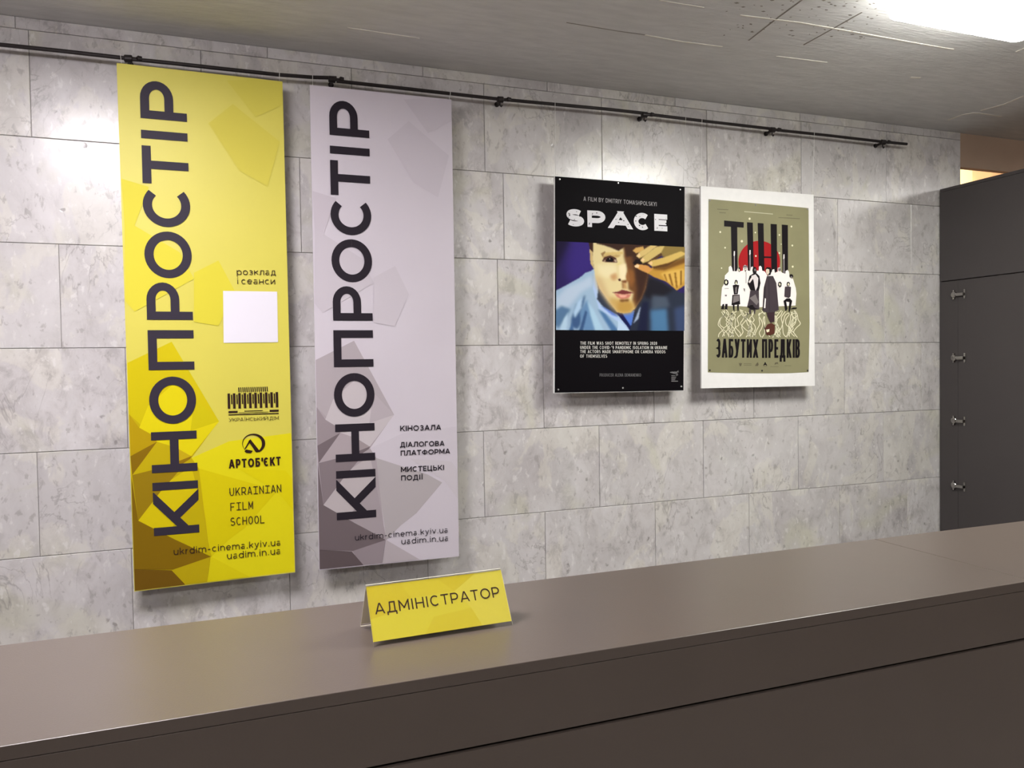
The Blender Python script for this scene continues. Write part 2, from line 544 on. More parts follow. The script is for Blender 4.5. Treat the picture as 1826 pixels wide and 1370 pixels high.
# ------------------------------------------------------------------ shared materials
M_marble = marble()
M_joint = mat('joint_mortar', rgb(150, 145, 142), 0.9, var=0.1, vscale=30)
M_ceil = mat('ceiling_whitewash', rgb(222, 221, 220), 0.95, bump=0.6, bscale=55.0, var=0.06, vscale=20.0, stretch=(0.35, 1.6, 1.0))
M_seam = mat('lit_plaster_seam', rgb(235, 230, 220), 0.8, var=0.05, vscale=30)  # plaster joints; their lighter paint stands in for light catching them
M_crack = mat('plaster_crack', rgb(142, 136, 128), 0.95, var=0.05, vscale=30)
M_plast = mat('painted_plaster', rgb(160, 155, 152), 0.85, var=0.03, vscale=3)
M_tan = mat('tan_plaster', rgb(178, 152, 132), 0.85, var=0.05, vscale=5)
M_cream = mat('cream_paint', rgb(240, 222, 180), 0.6, var=0.03, vscale=6)
M_peach = mat('peach_stone', rgb(232, 190, 150), 0.6, var=0.12, vscale=5)
M_floor = mat('floor_stone', rgb(138, 132, 126), 0.4, var=0.12, vscale=3)
M_lam = mat('taupe_laminate', rgb(93, 83, 76), 0.30, bump=0.05, bscale=300.0, var=0.03, vscale=5, spec=0.5)
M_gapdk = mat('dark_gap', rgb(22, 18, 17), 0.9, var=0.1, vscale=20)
M_cab = mat('charcoal_laminate', rgb(64, 59, 59), 0.5, bump=0.05, bscale=300.0, var=0.03, vscale=5)
M_chrome = mat('chrome', rgb(165, 162, 158), 0.12, 1.0, var=0.05, vscale=40)
M_steel = mat('black_iron', rgb(48, 42, 42), 0.45, 0.5, var=0.15, vscale=60)
M_foam = mat('white_foam_board', rgb(232, 230, 228), 0.6, var=0.02, vscale=30)
M_line = mat('nylon_line', rgb(225, 222, 218), 0.3, var=0.05, vscale=60)
M_white = mat('white_metal', rgb(235, 235, 235), 0.4, var=0.03, vscale=20)
M_pin = mat('steel_pin', rgb(225, 225, 222), 0.25, 0.7, var=0.05, vscale=60)

# ------------------------------------------------------------------ the setting
rnd = random.Random(7)
T6 = 0.6008
ROWS = [  # z bottom, z top (above camera), joints x
    (1.2825, 1.328, [-3.3, -2.4, -1.5, -0.70, 0.20, 0.86, 1.46, 2.16, 2.94, 3.6]),
    (0.8826, 1.2825, [-0.658 + T6 * k for k in range(-6, 9)]),
    (0.4836, 0.8826, [-2.75, -2.15, -1.55, -0.95, -0.31, 0.32, 0.63, 1.232, 1.85, 2.55, 3.195, 3.73]),
    (0.0861, 0.4836, [-0.58 + T6 * k for k in range(-6, 3)] + [1.197, 1.79, 2.40, 3.0, 3.53]),
    (-0.3095, 0.0861, [-0.361 + T6 * k for k in range(-6, 2)] + [0.82, 1.42, 2.02, 2.626, 3.237, 3.81]),
    (-0.7088, -0.3095, [-0.674 + T6 * k for k in range(-6, 2)] + [0.52, 1.116, 1.71, 2.309, 2.916, 3.52]),
    (-1.107, -0.7088, [-0.36 + T6 * k for k in range(-6, 3)] + [1.418, 2.02, 2.591, 3.20, 3.70]),
    (-1.505, -1.107, [-0.674 + T6 * k for k in range(-6, 8)]),
    (-1.61, -1.505, [-0.36 + T6 * k for k in range(-6, 8)]),
]
mb = MB()
tones = []
XL = -4.2
for z0, z1, js in ROWS:
    xs = [XL] + sorted(x for x in js if XL + .05 < x < XE - .05) + [XE]
    for xa, xb in zip(xs[:-1], xs[1:]):
        g, bv = 0.0010, 0.0016
        a, b_, c, d_ = xa + g, xb - g, CAMZ + z0 + g, CAMZ + z1 - g
        o = [(a, YW + .006, c), (b_, YW + .006, c), (b_, YW + .006, d_), (a, YW + .006, d_)]
        e = [(a, YW + bv, c), (b_, YW + bv, c), (b_, YW + bv, d_), (a, YW + bv, d_)]
        i_ = [(a + bv, YW, c + bv), (b_ - bv, YW, c + bv), (b_ - bv, YW, d_ - bv), (a + bv, YW, d_ - bv)]
        n0 = len(mb.f)
        mb.face(i_, M_marble)
        for k in range(4):
            j = (k + 1) % 4
            mb.face((e[k], e[j], i_[j], i_[k]), M_marble)
            mb.face((o[k], o[j], e[j], e[k]), M_marble)
        t = (rnd.random(), rnd.random(), rnd.random())
        tones += [t] * (len(mb.f) - n0)
n0 = len(mb.f)
mb.box((XL, YW + .006, 0), (XE, YW + .30, ZC), M_joint)
tones += [(0.5, 0.5, 0.5)] * (len(mb.f) - n0)
wall = mb.build('wall_back', solid=False)
ca = wall.data.color_attributes.new('tile', 'FLOAT_COLOR', 'CORNER')
for p in wall.data.polygons:
    for li in p.loop_indices:
        ca.data[li].color = tones[p.index] + (1.0,)
struct(wall)

mb = MB(); mb.box((-4.5, -4.0, -0.1), (8.0, 7.0, 0.0), M_floor); struct(mb.build('floor'))
ZC2 = CAMZ + 2.4
mb = MB(); mb.box((-4.5, YW + .29, ZC2), (8.0, 7.0, ZC2 + 0.15), M_plast); struct(mb.build('ceiling_far'))
mb = MB(); mb.box((-4.5, -4.0, ZC), (8.0, YW + .29, ZC + 0.15), M_ceil); ceil = struct(mb.build('ceiling'))
CP = Plane((0, 0, ZC), (0, 0, -1))
mb = MB(); mk = MB()
for seg, wd_ in (([(620, 49), (748, 68)], .004), ([(1150, 62), (1215, 74), (1288, 83)], .006), ([(1175, 0), (1255, 13)], .004),
                 ([(1320, 27), (1426, 40), (1540, 60), (1640, 78), (1700, 88)], .008), ([(1385, 100), (1475, 111)], .004), ([(1624, 138), (1641, 138.5)], .012),
                 ([(1690, 214), (1715, 205), (1735, 201), (1755, 203), (1785, 208)], .012), ([(1750, 197), (1790, 186), (1826, 171)], .012),
                 ([(1812, 92), (1840, 80)], .006)):
    for a, b_ in zip(seg[:-1], seg[1:]):
        A, B = CP.at(*a), CP.at(*b_)
        d = (B - A).normalized(); s = Vector((-d.y, d.x, 0)) * wd_ / 2
        mb.slab([A - s + Vector((0, 0, -.002)), B - s + Vector((0, 0, -.002)), B + s + Vector((0, 0, -.002)), A + s + Vector((0, 0, -.002))], (0, 0, .003), M_seam)
for seg, wd_ in (([(1433, 80), (1480, 54), (1537, 22)], .006), ([(1335, 72), (1385, 33), (1430, 0)], .006), ([(1010, 40), (1100, 55), (1150, 62)], .004)):
    for a, b_ in zip(seg[:-1], seg[1:]):
        A, B = CP.at(*a), CP.at(*b_)
        d = (B - A).normalized(); s = Vector((-d.y, d.x, 0)) * wd_ / 2
        mk.slab([A - s + Vector((0, 0, -.001)), B - s + Vector((0, 0, -.001)), B + s + Vector((0, 0, -.001)), A + s + Vector((0, 0, -.001))], (0, 0, .002), M_crack)
sp = random.Random(3)
for _ in range(150):
    px, py = sp.uniform(1290, 1575), sp.uniform(-60, 70)
    A = CP.at(px, py, 0.0006); r = sp.uniform(.003, .008); th = sp.uniform(0, 3)
    mk.face([A + Vector((r * math.cos(th + k * 1.57) * (1.6 if k % 2 else .6), r * math.sin(th + k * 1.57) * .8, 0)) for k in range(4)], M_crack)
mb.build('lit_plaster_seam', ceil)
mk.build('plaster_crack', ceil, solid=False)

mb = MB(); mb.box((-4.5, -4.0, 0), (-4.2, 7.0, ZC2), M_plast); struct(mb.build('wall_left'))
mb = MB(); mb.box((-4.2, -4.2, 0), (8.0, -4.0, ZC), M_plast); struct(mb.build('wall_front'))
mb = MB(); mb.box((7.8, -4.0, 0), (8.0, 7.0, ZC2), M_plast); struct(mb.build('wall_right'))
ZL = CAMZ + 1.128
mb = MB(); mb.box((XE, YW + .01, ZL), (7.8, YW + .05, ZC), M_tan); mb.box((-4.2, YW + .01, ZC + .1501), (7.8, YW + .289, ZC2 + .1), M_tan); struct(mb.build('wall_lintel'))
mb = MB(); mb.box((-4.2, 5.6, 0), (7.8, 5.8, ZC2), M_peach)
struct(mb.build('wall_far'))
mb = MB()
FPl = Plane((0, 5.59, 0), (0, -1, 0))
xj = FPl.at(1708, 310).x
for x0, x1 in ((xj - .3, xj + .17), (xj + .95, xj + 1.05)):
    mb.box((x0, 5.57, 0), (x1, 5.6, ZC2), M_cream)
struct(mb.build('trim_2'))

# ------------------------------------------------------------------ ceiling lamps
LABS = ['square white ceiling lamp, lit, above the black film poster at top right', 'lit square ceiling lamp over the yellow banner, first lamp from the left wall',
        'lit square ceiling lamp over the dark cabinet at the right end', 'lit square ceiling lamp behind the camera, in front of the counter on the right',
        'lit square ceiling lamp behind the camera, in front of the counter on the left']


def rrect(x0, y0, x1, y1, r, n=5):
    out = []
    for cx_, cy_, a0 in ((x1 - r, y1 - r, 0), (x0 + r, y1 - r, 90), (x0 + r, y0 + r, 180), (x1 - r, y0 + r, 270)):
        for k in range(n + 1):
            t = math.radians(a0 + 90 * k / n)
            out.append((cx_ + r * math.cos(t), cy_ + r * math.sin(t)))
    return out


LH = 0.10
for (lx, ly, gain, tint), lab in zip(LAMPS, LABS):
    t = thing('ceiling_lamp', (lx, ly, ZC), lab, 'lamp', 'ceiling lamps')
    hx = hy = 0.34
    mb = MB(); mb.slab([(x, y, ZC - .012) for x, y in rrect(lx - hx + .03, ly - hy + .03, lx + hx - .03, ly + hy - .03, .03)], (0, 0, .012), M_white); mb.build('housing', t)
    mb = MB()
    mb.slab([(x, y, ZC - LH) for x, y in rrect(lx - hx, ly - hy, lx + hx, ly + hy, .04)], (0, 0, LH - .012), emit('lamp_diffuser', tint, LAMP_GAIN * gain), emit('lamp_rim', tint, LAMP_GAIN * gain * RIM))
    mb.build('diffuser', t, bevel=.018, seg=3)
t = thing('ceiling_lamp', (6.0, 4.5, ZC2), 'warm lit ceiling lamp in the room beyond the opening', 'lamp', 'ceiling lamps')
mb = MB(); mb.box((5.7, 4.2, ZC2 - .08), (6.3, 4.8, ZC2 - .001), emit('lamp_diffuser_warm', (1.0, 0.86, 0.66), LAMP_ROOM_BACK)); mb.build('diffuser', t, bevel=.015)

# ------------------------------------------------------------------ counter
CY0, CY1 = HC / .5 * 1.192, HC / .5 * 1.637
CX0, CX1 = -2.6, 5.2
XS = HC / .5 * 1.672
c = thing('reception_counter', (1.3, (CY0 + CY1) / 2, 0), 'long taupe laminate reception counter running across the foreground below the posters', 'counter')
TH = .0225
for x0, x1 in ((CX0, XS - .0006), (XS + .0006, CX1)):
    mb = MB(); mb.box((x0, CY0, ZK - TH), (x1, CY1, ZK), M_lam); mb.build('countertop', c, bevel=.0012)
kz = HC / .5
z_f0, z_f1 = CAMZ - .6262 * kz, CAMZ - .6325 * kz
mb = MB(); mb.box((CX0, CY0 + .001, z_f0), (CX1, CY0 + .02, ZK - TH - .0012), M_lam); mb.build('fascia', c, bevel=.001)
mb = MB(); mb.box((CX0, CY0 + .001, 0.02), (CX1, CY0 + .02, z_f1), M_lam); mb.build('front_panel', c, bevel=.001)
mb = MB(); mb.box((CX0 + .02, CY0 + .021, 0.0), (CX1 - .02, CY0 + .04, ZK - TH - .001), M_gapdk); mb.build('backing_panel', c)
for x in (CX0 + .03, XS - .01, CX1 - .05):
    mb = MB(); mb.box((x, CY0 + .0405, 0.0), (x + .02, CY1 - .02, ZK - TH - .001), M_lam); mb.build('side_panel', c)

# ------------------------------------------------------------------ desk sign (folded acrylic holder)
SP = Plane((0, 0, ZK), (0, 0, 1))
bl, br, bk = SP.at(666.5, 1154.4), SP.at(913.9, 1115.8), SP.at(642.3, 1118.6)
ax = (br - bl).normalized()
dp = Vector((-ax.y, ax.x, 0)); dp = dp if dp.y > 0 else -dp
DEP = (bk - bl).dot(dp)
SLEN = (br - bl).length
# ridge height: vertical plane through the middle of the base
rp = Plane(bl + dp * DEP / 2, (0, -1, 0)).at(654.3, 1045)
RH = rp.z - ZK
s = thing('desk_sign', bl + ax * SLEN / 2 + dp * DEP / 2, 'yellow tent-shaped name sign in a clear acrylic holder standing on the counter', 'sign')
up3 = Vector((0, 0, RH))


def sp(u, v, side, off=0.0):
    """point of a leg of the tent: u along, v from base (0) to ridge (1)"""
    base = bl + ax * (u * SLEN) + dp * (0 if side == 'f' else DEP)
    top = bl + ax * (u * SLEN) + dp * DEP / 2 + up3
    nrm = ax.cross(top - base).normalized()
    if side == 'f':
        nrm = -nrm if nrm.y > 0 else nrm
    else:
        nrm = -nrm if nrm.y < 0 else nrm
    return base.lerp(top, v) + nrm * off


M_acr = acrylic()
M_edge_glint = mat('acrylic_edge_glint', rgb(238, 234, 212), 0.25, var=.02, vscale=30)  # pale opaque colour stands in for light caught along the polished edges
for side in 'fb':
    mb = MB()
    q = [sp(0, 0, side, .0016), sp(1, 0, side, .0016), sp(1, 1, side, .0016), sp(0, 1, side, .0016)]
    nn = (sp(0, 0, side, 0) - q[0])
    mb.slab([p + Vector((0, 0, .0008)) for p in q], nn * .6, M_acr, M_edge_glint, M_acr)
    mb.build('acrylic_panel', s)
mb = MB()
YE = [(236, 222, 66), (232, 214, 56), (240, 226, 84), (228, 208, 50)]
fr = Plane(sp(0, 0, 'f'), (sp(1, 0, 'f') - sp(0, 0, 'f')).cross(sp(0, 1, 'f') - sp(0, 0, 'f')))
if fr.n.y > 0:
    fr.n = -fr.n
PB, PT = .078, .985
cells = [[(0, PB), (.36, PB), (.44, .34), (.2, .52), (0, .44)], [(.36, PB), (.78, PB), (.72, .4), (.44, .34)], [(.78, PB), (1, PB), (1, .5), (.72, .4)],
         [(0, .44), (.2, .52), (.3, .7), (.24, PT), (0, PT)], [(.2, .52), (.44, .34), (.72, .4), (.62, .72), (.3, .7)], [(.3, .7), (.62, .72), (.5, PT), (.24, PT)],
         [(.62, .72), (.72, .4), (1, .5), (1, PT), (.8, PT)], [(.62, .72), (.8, PT), (.5, PT)]]
for k, cl in enumerate(cells):
    mb.poly([sp(u, v, 'f', .0002) for u, v in cl], ink(*YE[k % 4]))
sheet = mb.build('printed_sheet', s, solid=False)
mb = MB()
mb.face([sp(0, PB, 'b', -.0004), sp(1, PB, 'b', -.0004), sp(1, PT, 'b', -.0004), sp(0, PT, 'b', -.0004)], ink(225, 215, 190))
mb.build('rear_sheet', s, solid=False)
mb = MB()
Z = lambda x, y: (630 + x * .1643, 1000 + y * .1643)
fo = Plane(sp(0, 0, 'f', .0002), fr.n)
write(mb, fo, 'АДМІНІСТРАТОР', Z(243, 586), Z(1594, 393), 20.0, .122, ink(62, 36, 34), .0004, gap=.2)
mb.build('lettering', s, solid=False)

# ------------------------------------------------------------------ cabinet
X0 = 1.168 * 3.375
cb = thing('wardrobe_cabinet', (X0 + .5, 3.06, 0), 'tall dark charcoal cabinet standing against the wall at the right end behind the counter', 'cabinet')
ZT = CAMZ + .979
YS, YF = 3.246, 2.72
mb = MB(); mb.box((X0 + .018, YF, 0.0), (X0 + 1.0, 3.365, ZT - .019), M_cab); mb.build('carcass', cb, bevel=.001)
mb = MB(); mb.box((X0, YF, ZT - .018), (X0 + 1.0, 3.365, ZT), M_cab); mb.build('top_panel', cb, bevel=.001)
mb = MB(); mb.box((X0, YS + .0015, 0.0), (X0 + .0175, 3.365, CAMZ + .437), M_cab); mb.build('end_strip', cb, bevel=.001)
mb = MB(); mb.box((X0, YF, CAMZ + .4425), (X0 + .0175, 3.365, ZT - .019), M_cab); mb.build('upper_side_panel', cb, bevel=.001)
mb = MB(); mb.box((X0, YF, 0.01), (X0 + .0175, YS, CAMZ + .437), M_cab); mb.build('lower_side_panel', cb, bevel=.001)
for zh in (.3565, -.006, -.367, -.742):
    z = CAMZ + zh
    mb = MB()
    mb.box((X0 - .004, 3.196, z - .027), (X0 - .0003, 3.209, z + .027), M_chrome)
    mb.box((X0 - .014, 3.204, z - .010), (X0 - .004, 3.250, z + .008), M_chrome)
    h = mb.build('hinge', cb, bevel=.002)
    mb = MB()
    mb.tube([(X0 - .0003, 3.268, z), (X0 - .010, 3.268, z), (X0 - .013, 3.268, z)], [.018, .018, .013], M_chrome, 16)
    mb.tube([(X0 - .0003, 3.268, z + .022), (X0 - .012, 3.268, z + .022)], .006, M_chrome, 10)
    mb.tube([(X0 - .0003, 3.268, z - .022), (X0 - .012, 3.268, z - .022)], .006, M_chrome, 10)
    mb.build('hinge_cup', h, bevel=.0015)

# ------------------------------------------------------------------ hanging rail
RY = 3.317
RPl = Plane((0, RY, 0), (0, -1, 0))
rail = thing('hanging_rail', (1.5, RY, CAMZ + 1.19), 'thin black iron picture rail on brackets along the marble wall under the ceiling', 'rail')
segs = [[(-420, 33), (-200, 57), (0, 79.5), (110, 91), (226, 104)], [(226, 104.5), (300, 112), (400, 123), (498, 133.5), (560, 138), (600, 139)],
        [(600, 144.5), (700, 155.5), (803, 167), (891, 177)], [(891, 177), (1000, 187), (1080, 194.5), (1149, 202)], [(1149, 203), (1260, 216.5), (1377, 230)],
        [(1377, 231), (1480, 242), (1575, 253), (1617, 257)]]
for sg in segs:
    mb = MB(); mb.tube([RPl.at(*p) for p in sg], .0075, M_steel, 10); mb.build('rod', rail, smooth=False)
for px, py in ((230, 105), (593, 142), (893, 178), (1150, 205), (1378, 232), (1575, 254)):
    p = RPl.at(px, py)
    mb = MB()
    mb.tube([p + Vector((-.017, 0, 0)), p + Vector((-.014, 0, 0)), p + Vector((.010, 0, .001)), p + Vector((.012, 0, .001))], [.011, .014, .014, .011], M_steel, 14)
    mb.tube([p, (p.x, YW - .006, p.z - .004)], .007, M_steel, 10)
    mb.tube([(p.x, YW - .007, p.z - .004), (p.x, YW - .0005, p.z - .004)], .0115, M_steel, 16)
    bk_ = mb.build('bracket', rail)
    mb = MB()
    mb.tube([p + Vector((.012, 0, .002)), p + Vector((.026, 0, .002)), p + Vector((.034, -.004, .004)), p + Vector((.046, -.004, .004))], [.007, .007, .011, .009], M_steel, 12)
    mb.build('clamp_knob', bk_)
    if px < 700:
        continue
    mb = MB()
    mb.tube([p + Vector((-.004, 0, -.012)), p + Vector((-.004, .0, -.026)), p + Vector((.002, 0, -.031)), p + Vector((.006, 0, -.024))], .0035, M_steel, 8)
    mb.build('hook', bk_)


def lines(parent, tops):
    """nylon lines from the rail to a board"""
    for a, b_ in tops:
        A, B = RPl.at(*a), b_
        mb = MB(); mb.tube([A + Vector((0, -.009, .006)), A + Vector((0, -.009, -.004)), B], .0011, M_line, 6); mb.build('hanging_line', parent)


BP = Plane((0, YB, 0), (0, -1, 0))


def L(k, dx=0, dy=0, s=1.0):
    """zoomed detail coordinates -> photo pixel"""
    return lambda x, y: (dx + x * s, dy + y * s)


# ------------------------------------------------------------------ banners
class Banner:
    def __init__(self, TL, TR, BR, BL):
        self.q = [BP.at(*p) for p in (TL, TR, BR, BL)]

    def st(self, u, v, eps=0.0):
        a = self.q[0].lerp(self.q[1], u); b = self.q[3].lerp(self.q[2], u)
        return a.lerp(b, v) + Vector((0, -eps, 0))

    def inv(self, px, py):
        p = BP.at(px, py)
        u, v = .5, .5
        for _ in range(12):
            e = p - self.st(u, v)
            W_ = (self.q[1] - self.q[0]).length; H_ = (self.q[3] - self.q[0]).length
            u += e.x / W_; v -= e.z / H_
        return u, v


YEL = Banner((207.9, 112.2), (503.7, 145.4), (526.4, 1020.9), (239.4, 1055.4))
GRY = Banner((552.3, 151.4), (805, 177.6), (818.6, 992.5), (569.1, 1017.3))
z1 = L(0, 200, 560, .3724)
z4 = L(0, 200, 100, .3648)
g3 = L(0, 540, 140, .336)
# facets, outlined on the yellow banner; (zoom, outline, yellow colour, grey colour)
def Y(f, *pts):
    return [YEL.inv(*f(x, y)) for x, y in pts]


FAC = [
    (Y(z1, (380, 690), (560, 610), (866, 570), (884, 1245), (455, 1292), (470, 1163), (415, 740)), (222, 210, 22), (203, 195, 203)),
    (Y(z1, (68, 237), (285, 135), (508, 517), (380, 690), (415, 740), (470, 1163), (453, 1290), (104, 1328)), (192, 170, 10), (170, 159, 163)),
    (Y(z1, (68, 235), (285, 133), (512, 515), (440, 560), (190, 580), (78, 480)), (206, 188, 8), (176, 166, 170)),
    (Y(z1, (130, 545), (172, 440), (300, 330), (512, 515), (375, 685), (215, 612), (185, 575)), (222, 206, 14), (196, 187, 190)),
    (Y(z1, (395, 400), (512, 515), (375, 560)), (205, 190, 10), (182, 172, 177)),
    (Y(z1, (78, 480), (130, 545), (190, 580), (215, 612), (82, 682)), (182, 152, 8), (152, 140, 144)),
    (Y(z1, (82, 682), (215, 612), (150, 700), (96, 772)), (136, 104, 10), (116, 104, 108)),
    (Y(z1, (96, 772), (150, 700), (215, 612), (305, 640), (320, 690), (300, 745), (190, 755)), (192, 170, 10), (172, 160, 164)),
    (Y(z1, (305, 640), (380, 682), (300, 712)), (196, 168, 20), (160, 148, 150)),
    (Y(z1, (300, 712), (382, 680), (372, 695), (310, 735)), (146, 112, 12), (118, 106, 110)),
    (Y(z1, (96, 772), (190, 748), (330, 740), (282, 795), (232, 850), (125, 990)), (150, 122, 14), (132, 120, 124)),
    (Y(z1, (92, 780), (125, 990), (98, 1000)), (128, 98, 10), (112, 100, 103)),
    (Y(z1, (125, 990), (235, 848), (282, 795), (380, 730), (412, 860), (415, 1000), (300, 1080)), (212, 192, 10), (186, 176, 178)),
    (Y(z1, (415, 740), (700, 820), (780, 860), (640, 1020), (555, 1085), (475, 1163), (440, 940)), (214, 198, 8), (178, 170, 172)),
    (Y(z1, (600, 740), (830, 750), (866, 790), (868, 940), (790, 850)), (220, 206, 10), (200, 192, 198)),
    (Y(z1, (412, 860), (476, 1163), (255, 1062)), (192, 172, 8), (164, 153, 157)),
    (Y(z1, (98, 985), (125, 990), (300, 1080), (365, 1110), (472, 1163), (290, 1225), (100, 1222)), (130, 100, 10), (110, 98, 101)),
    (Y(z1, (290, 1225), (472, 1163), (455, 1292), (335, 1300)), (184, 162, 12), (146, 134, 139)),
    (Y(z1, (475, 1163), (660, 1270), (455, 1292)), (216, 202, 16), (180, 170, 174)),
    (Y(z1, (100, 1222), (285, 1228), (350, 1296), (104, 1328)), (112, 82, 16), (94, 82, 84)),
    # faint pale facets of the upper part
    (Y(z4, (470, 330), (590, 235), (820, 420), (760, 640), (620, 560)), (209, 197, 79), (202, 194, 202)),
    (Y(z4, (45, 600), (180, 640), (110, 830), (60, 820)), (216, 204, 64), (198, 189, 197)),
    (Y(z4, (60, 800), (330, 960), (400, 1090), (110, 1250), (65, 1200)), (216, 204, 62), (199, 191, 198)),
    (Y(z4, (400, 1060), (520, 1000), (600, 1150), (520, 1320), (400, 1300)), (214, 202, 60), (201, 193, 200)),
    (Y(z4, (560, 120), (700, 60), (830, 110), (832, 240), (700, 300)), (209, 198, 82), (201, 193, 201)),
]
# big title running bottom to top: letter, zoom, base point, end point
TITLE = [('К', z1(412, 1046), z1(412, 858)), ('І', z1(410, 838), z1(408, 792)), ('Н', z1(408, 750), z1(403, 558)), ('О', z1(285, 527), z1(285, 301)),
         ('П', z1(390, 266), z1(388, 78)), ('Р', z4(393, 1290), z4(240, 1108)), ('О', z4(272, 1087), z4(272, 859)), ('С', z4(265, 836), z4(350, 640)),
         ('Т', z4(165, 622), z4(165, 438)), ('І', z4(371, 423), z4(371, 376)), ('Р', z4(369, 323), z4(215, 124))]
uv_cap = YEL.inv(*z1(198, 1062))[0]
uv_bas = YEL.inv(*z1(414, 1046))[0]
uv_cap2 = YEL.inv(*z4(138, 200))[0]
uv_bas2 = YEL.inv(*z4(370, 322))[0]
CAPU, BASU = (uv_cap + uv_cap2) / 2, (uv_bas + uv_bas2) / 2
INKY, INKG = ink(52, 46, 58), ink(40, 34, 42)


def banner(bn, label, base, gi, inkm):
    t = thing('hanging_banner', bn.st(.5, 1), label, 'banner', 'tall cinema banners')
    mb = MB(); mb.slab([bn.st(0, 0), bn.st(1, 0), bn.st(1, 1), bn.st(0, 1)], (0, .008, 0), mat('banner_print', rgb(*base), .5, var=.02, vscale=3), M_foam)
    mb.build('panel', t)
    mb = MB()
    for k, f in enumerate(FAC):
        mb.poly([bn.st(min(max(u, 0.004), .996), min(max(v, .002), .998), .0004 + .00006 * k) for u, v in f[0]], ink(*f[gi]))
    mb.build('facet_print', t, solid=False)
    mb = MB()
    ub, uc = BASU, CAPU
    for ch, a, b_ in TITLE:
        va, vb = YEL.inv(*a)[1], YEL.inv(*b_)[1]
        A = bn.st(ub, va, .0026)
        H = (bn.st(ub, va) - bn.st(uc, va)).length
        if ch in 'ОС':
            A.x += H * .012; H *= 1.025
        place(mb, A, Vector((0, 0, 1)), Vector((-1, 0, 0)), (bn.st(ub, va) - bn.st(ub, vb)).length, H, ch, .192, inkm)
    mb.build('title_lettering', t, solid=False)
    return t


ty = banner(YEL, 'yellow hanging banner with dark vertical title and logos, left of the grey one', (211, 200, 78), 1, INKY)
tg = banner(GRY, 'pale grey hanging banner with dark vertical title, right of the yellow one', (206, 198, 206), 2, INKG)
BPf = Plane((0, YB - .0024, 0), (0, -1, 0))
INKS = ink(58, 40, 26)
z3 = L(0, 200, 370, .1972); z4b = L(0, 200, 640, .1972); z5 = L(0, 200, 830, .1972)
mb = MB(); write(mb, BPf, 'розклад', z3(1127, 611), z3(1480, 613), 11.6, .11, INKS)
write(mb, BPf, 'і сеанси', z3(1130, 693), z3(1474, 695), 11.6, .11, INKS); mb.build('schedule_lettering', ty, solid=False)
mb = MB(); mb.face([BPf.at(*z3(x, y)) for x, y in ((1003, 755), (1492, 762), (1500, 1219), (1008, 1225))], ink(228, 224, 232)); mb.build('white_square', ty, solid=False)
INKD = ink(46, 26, 20)
mb = MB()


def quadpx(mb, f, x0, y0, x1, y1, sl, m, lean=0):
    mb.face([BPf.at(*f(x, y + sl * (x - 1048))) for x, y in ((x0 + lean, y0), (x1 + lean, y0), (x1, y1), (x0, y1))], m)


for k in range(10):
    x = 1046 + 48.3 * k
    quadpx(mb, z4b, x, 314, x + 22, 452, -.03, INKD, -3)
    if k < 9:
        quadpx(mb, z4b, x + 31, 326, x + 42, 412, -.03, INKD, -3)
for k in range(15):
    x = 1142 + 18.3 * k
    quadpx(mb, z4b, x, 262, x + 9, 306, -.03, INKD, -2)
for x0, y0, x1, y1 in ((1052, 473, 1135, 491), (1424, 473, 1506, 491), (1195, 474, 1362, 480), (1145, 490, 1410, 494), (1052, 503, 1506, 511)):
    quadpx(mb, z4b, x0, y0, x1, y1, -.03, INKD)
write(mb, BPf, 'УКРАЇНСЬКИЙ ДІМ', z4b(1057, 569), z4b(1507, 550), 6.3, .11, INKS)
mb.build('building_logo', ty, solid=False)
mb = MB()
n = 40
for k in range(n):
    t0, t1 = [math.radians(-62 + 300 * (k + j) / n) for j in (0, 1)]
    mb.face([BPf.at(*z4b(1280 + 104 * math.cos(t0), 766 - 89 * math.sin(t0))), BPf.at(*z4b(1280 + 104 * math.cos(t1), 766 - 89 * math.sin(t1))),
             BPf.at(*z4b(1268 + 86 * math.cos(t1), 770 - 80 * math.sin(t1))), BPf.at(*z4b(1268 + 86 * math.cos(t0), 770 - 80 * math.sin(t0)))], INKD)
for pts in ([(1232, 745), (1250, 728), (1330, 828), (1312, 848), (1296, 842)], [(1240, 738), (1250, 750), (1212, 808), (1196, 828), (1202, 806)], [(1196, 838), (1212, 820), (1272, 832), (1255, 855), (1215, 852)]):
    mb.poly([BPf.at(*z4b(*p)) for p in pts], INKD)
write(mb, BPf, "АРТОБ'ЄКТ", z4b(1057, 991), z4b(1525, 962), 15.6, .19, INKD, gap=.2)
mb.build('round_logo', ty, solid=False)
for tx, a, b_ in (('UKRAıNıAN', (1062, 278), (1530, 243)), ('FıLM', (1070, 412), (1275, 396)), ('SCHOOL', (1070, 546), (1380, 522))):
    mb = MB(); write(mb, BPf, tx, z5(*a), z5(*b_), 14.2, .10, INKS, gap=.16, mono=.52); mb.build('school_lettering', ty, solid=False)
mb = MB()
write(mb, BPf, 'ukrdim-cinema.kyiv.ua', z5(557, 812), z5(1523, 724), 12.2, .115, INKS)
write(mb, BPf, 'uadim.in.ua', z5(1040, 850), z5(1523, 802), 12.2, .115, INKS)
mb.build('address_lettering', ty, solid=False)
lines(ty, [((215.5, 101), YEL.st(.027, .001, -.004)), ((498, 133), YEL.st(.98, .001, -.004))])
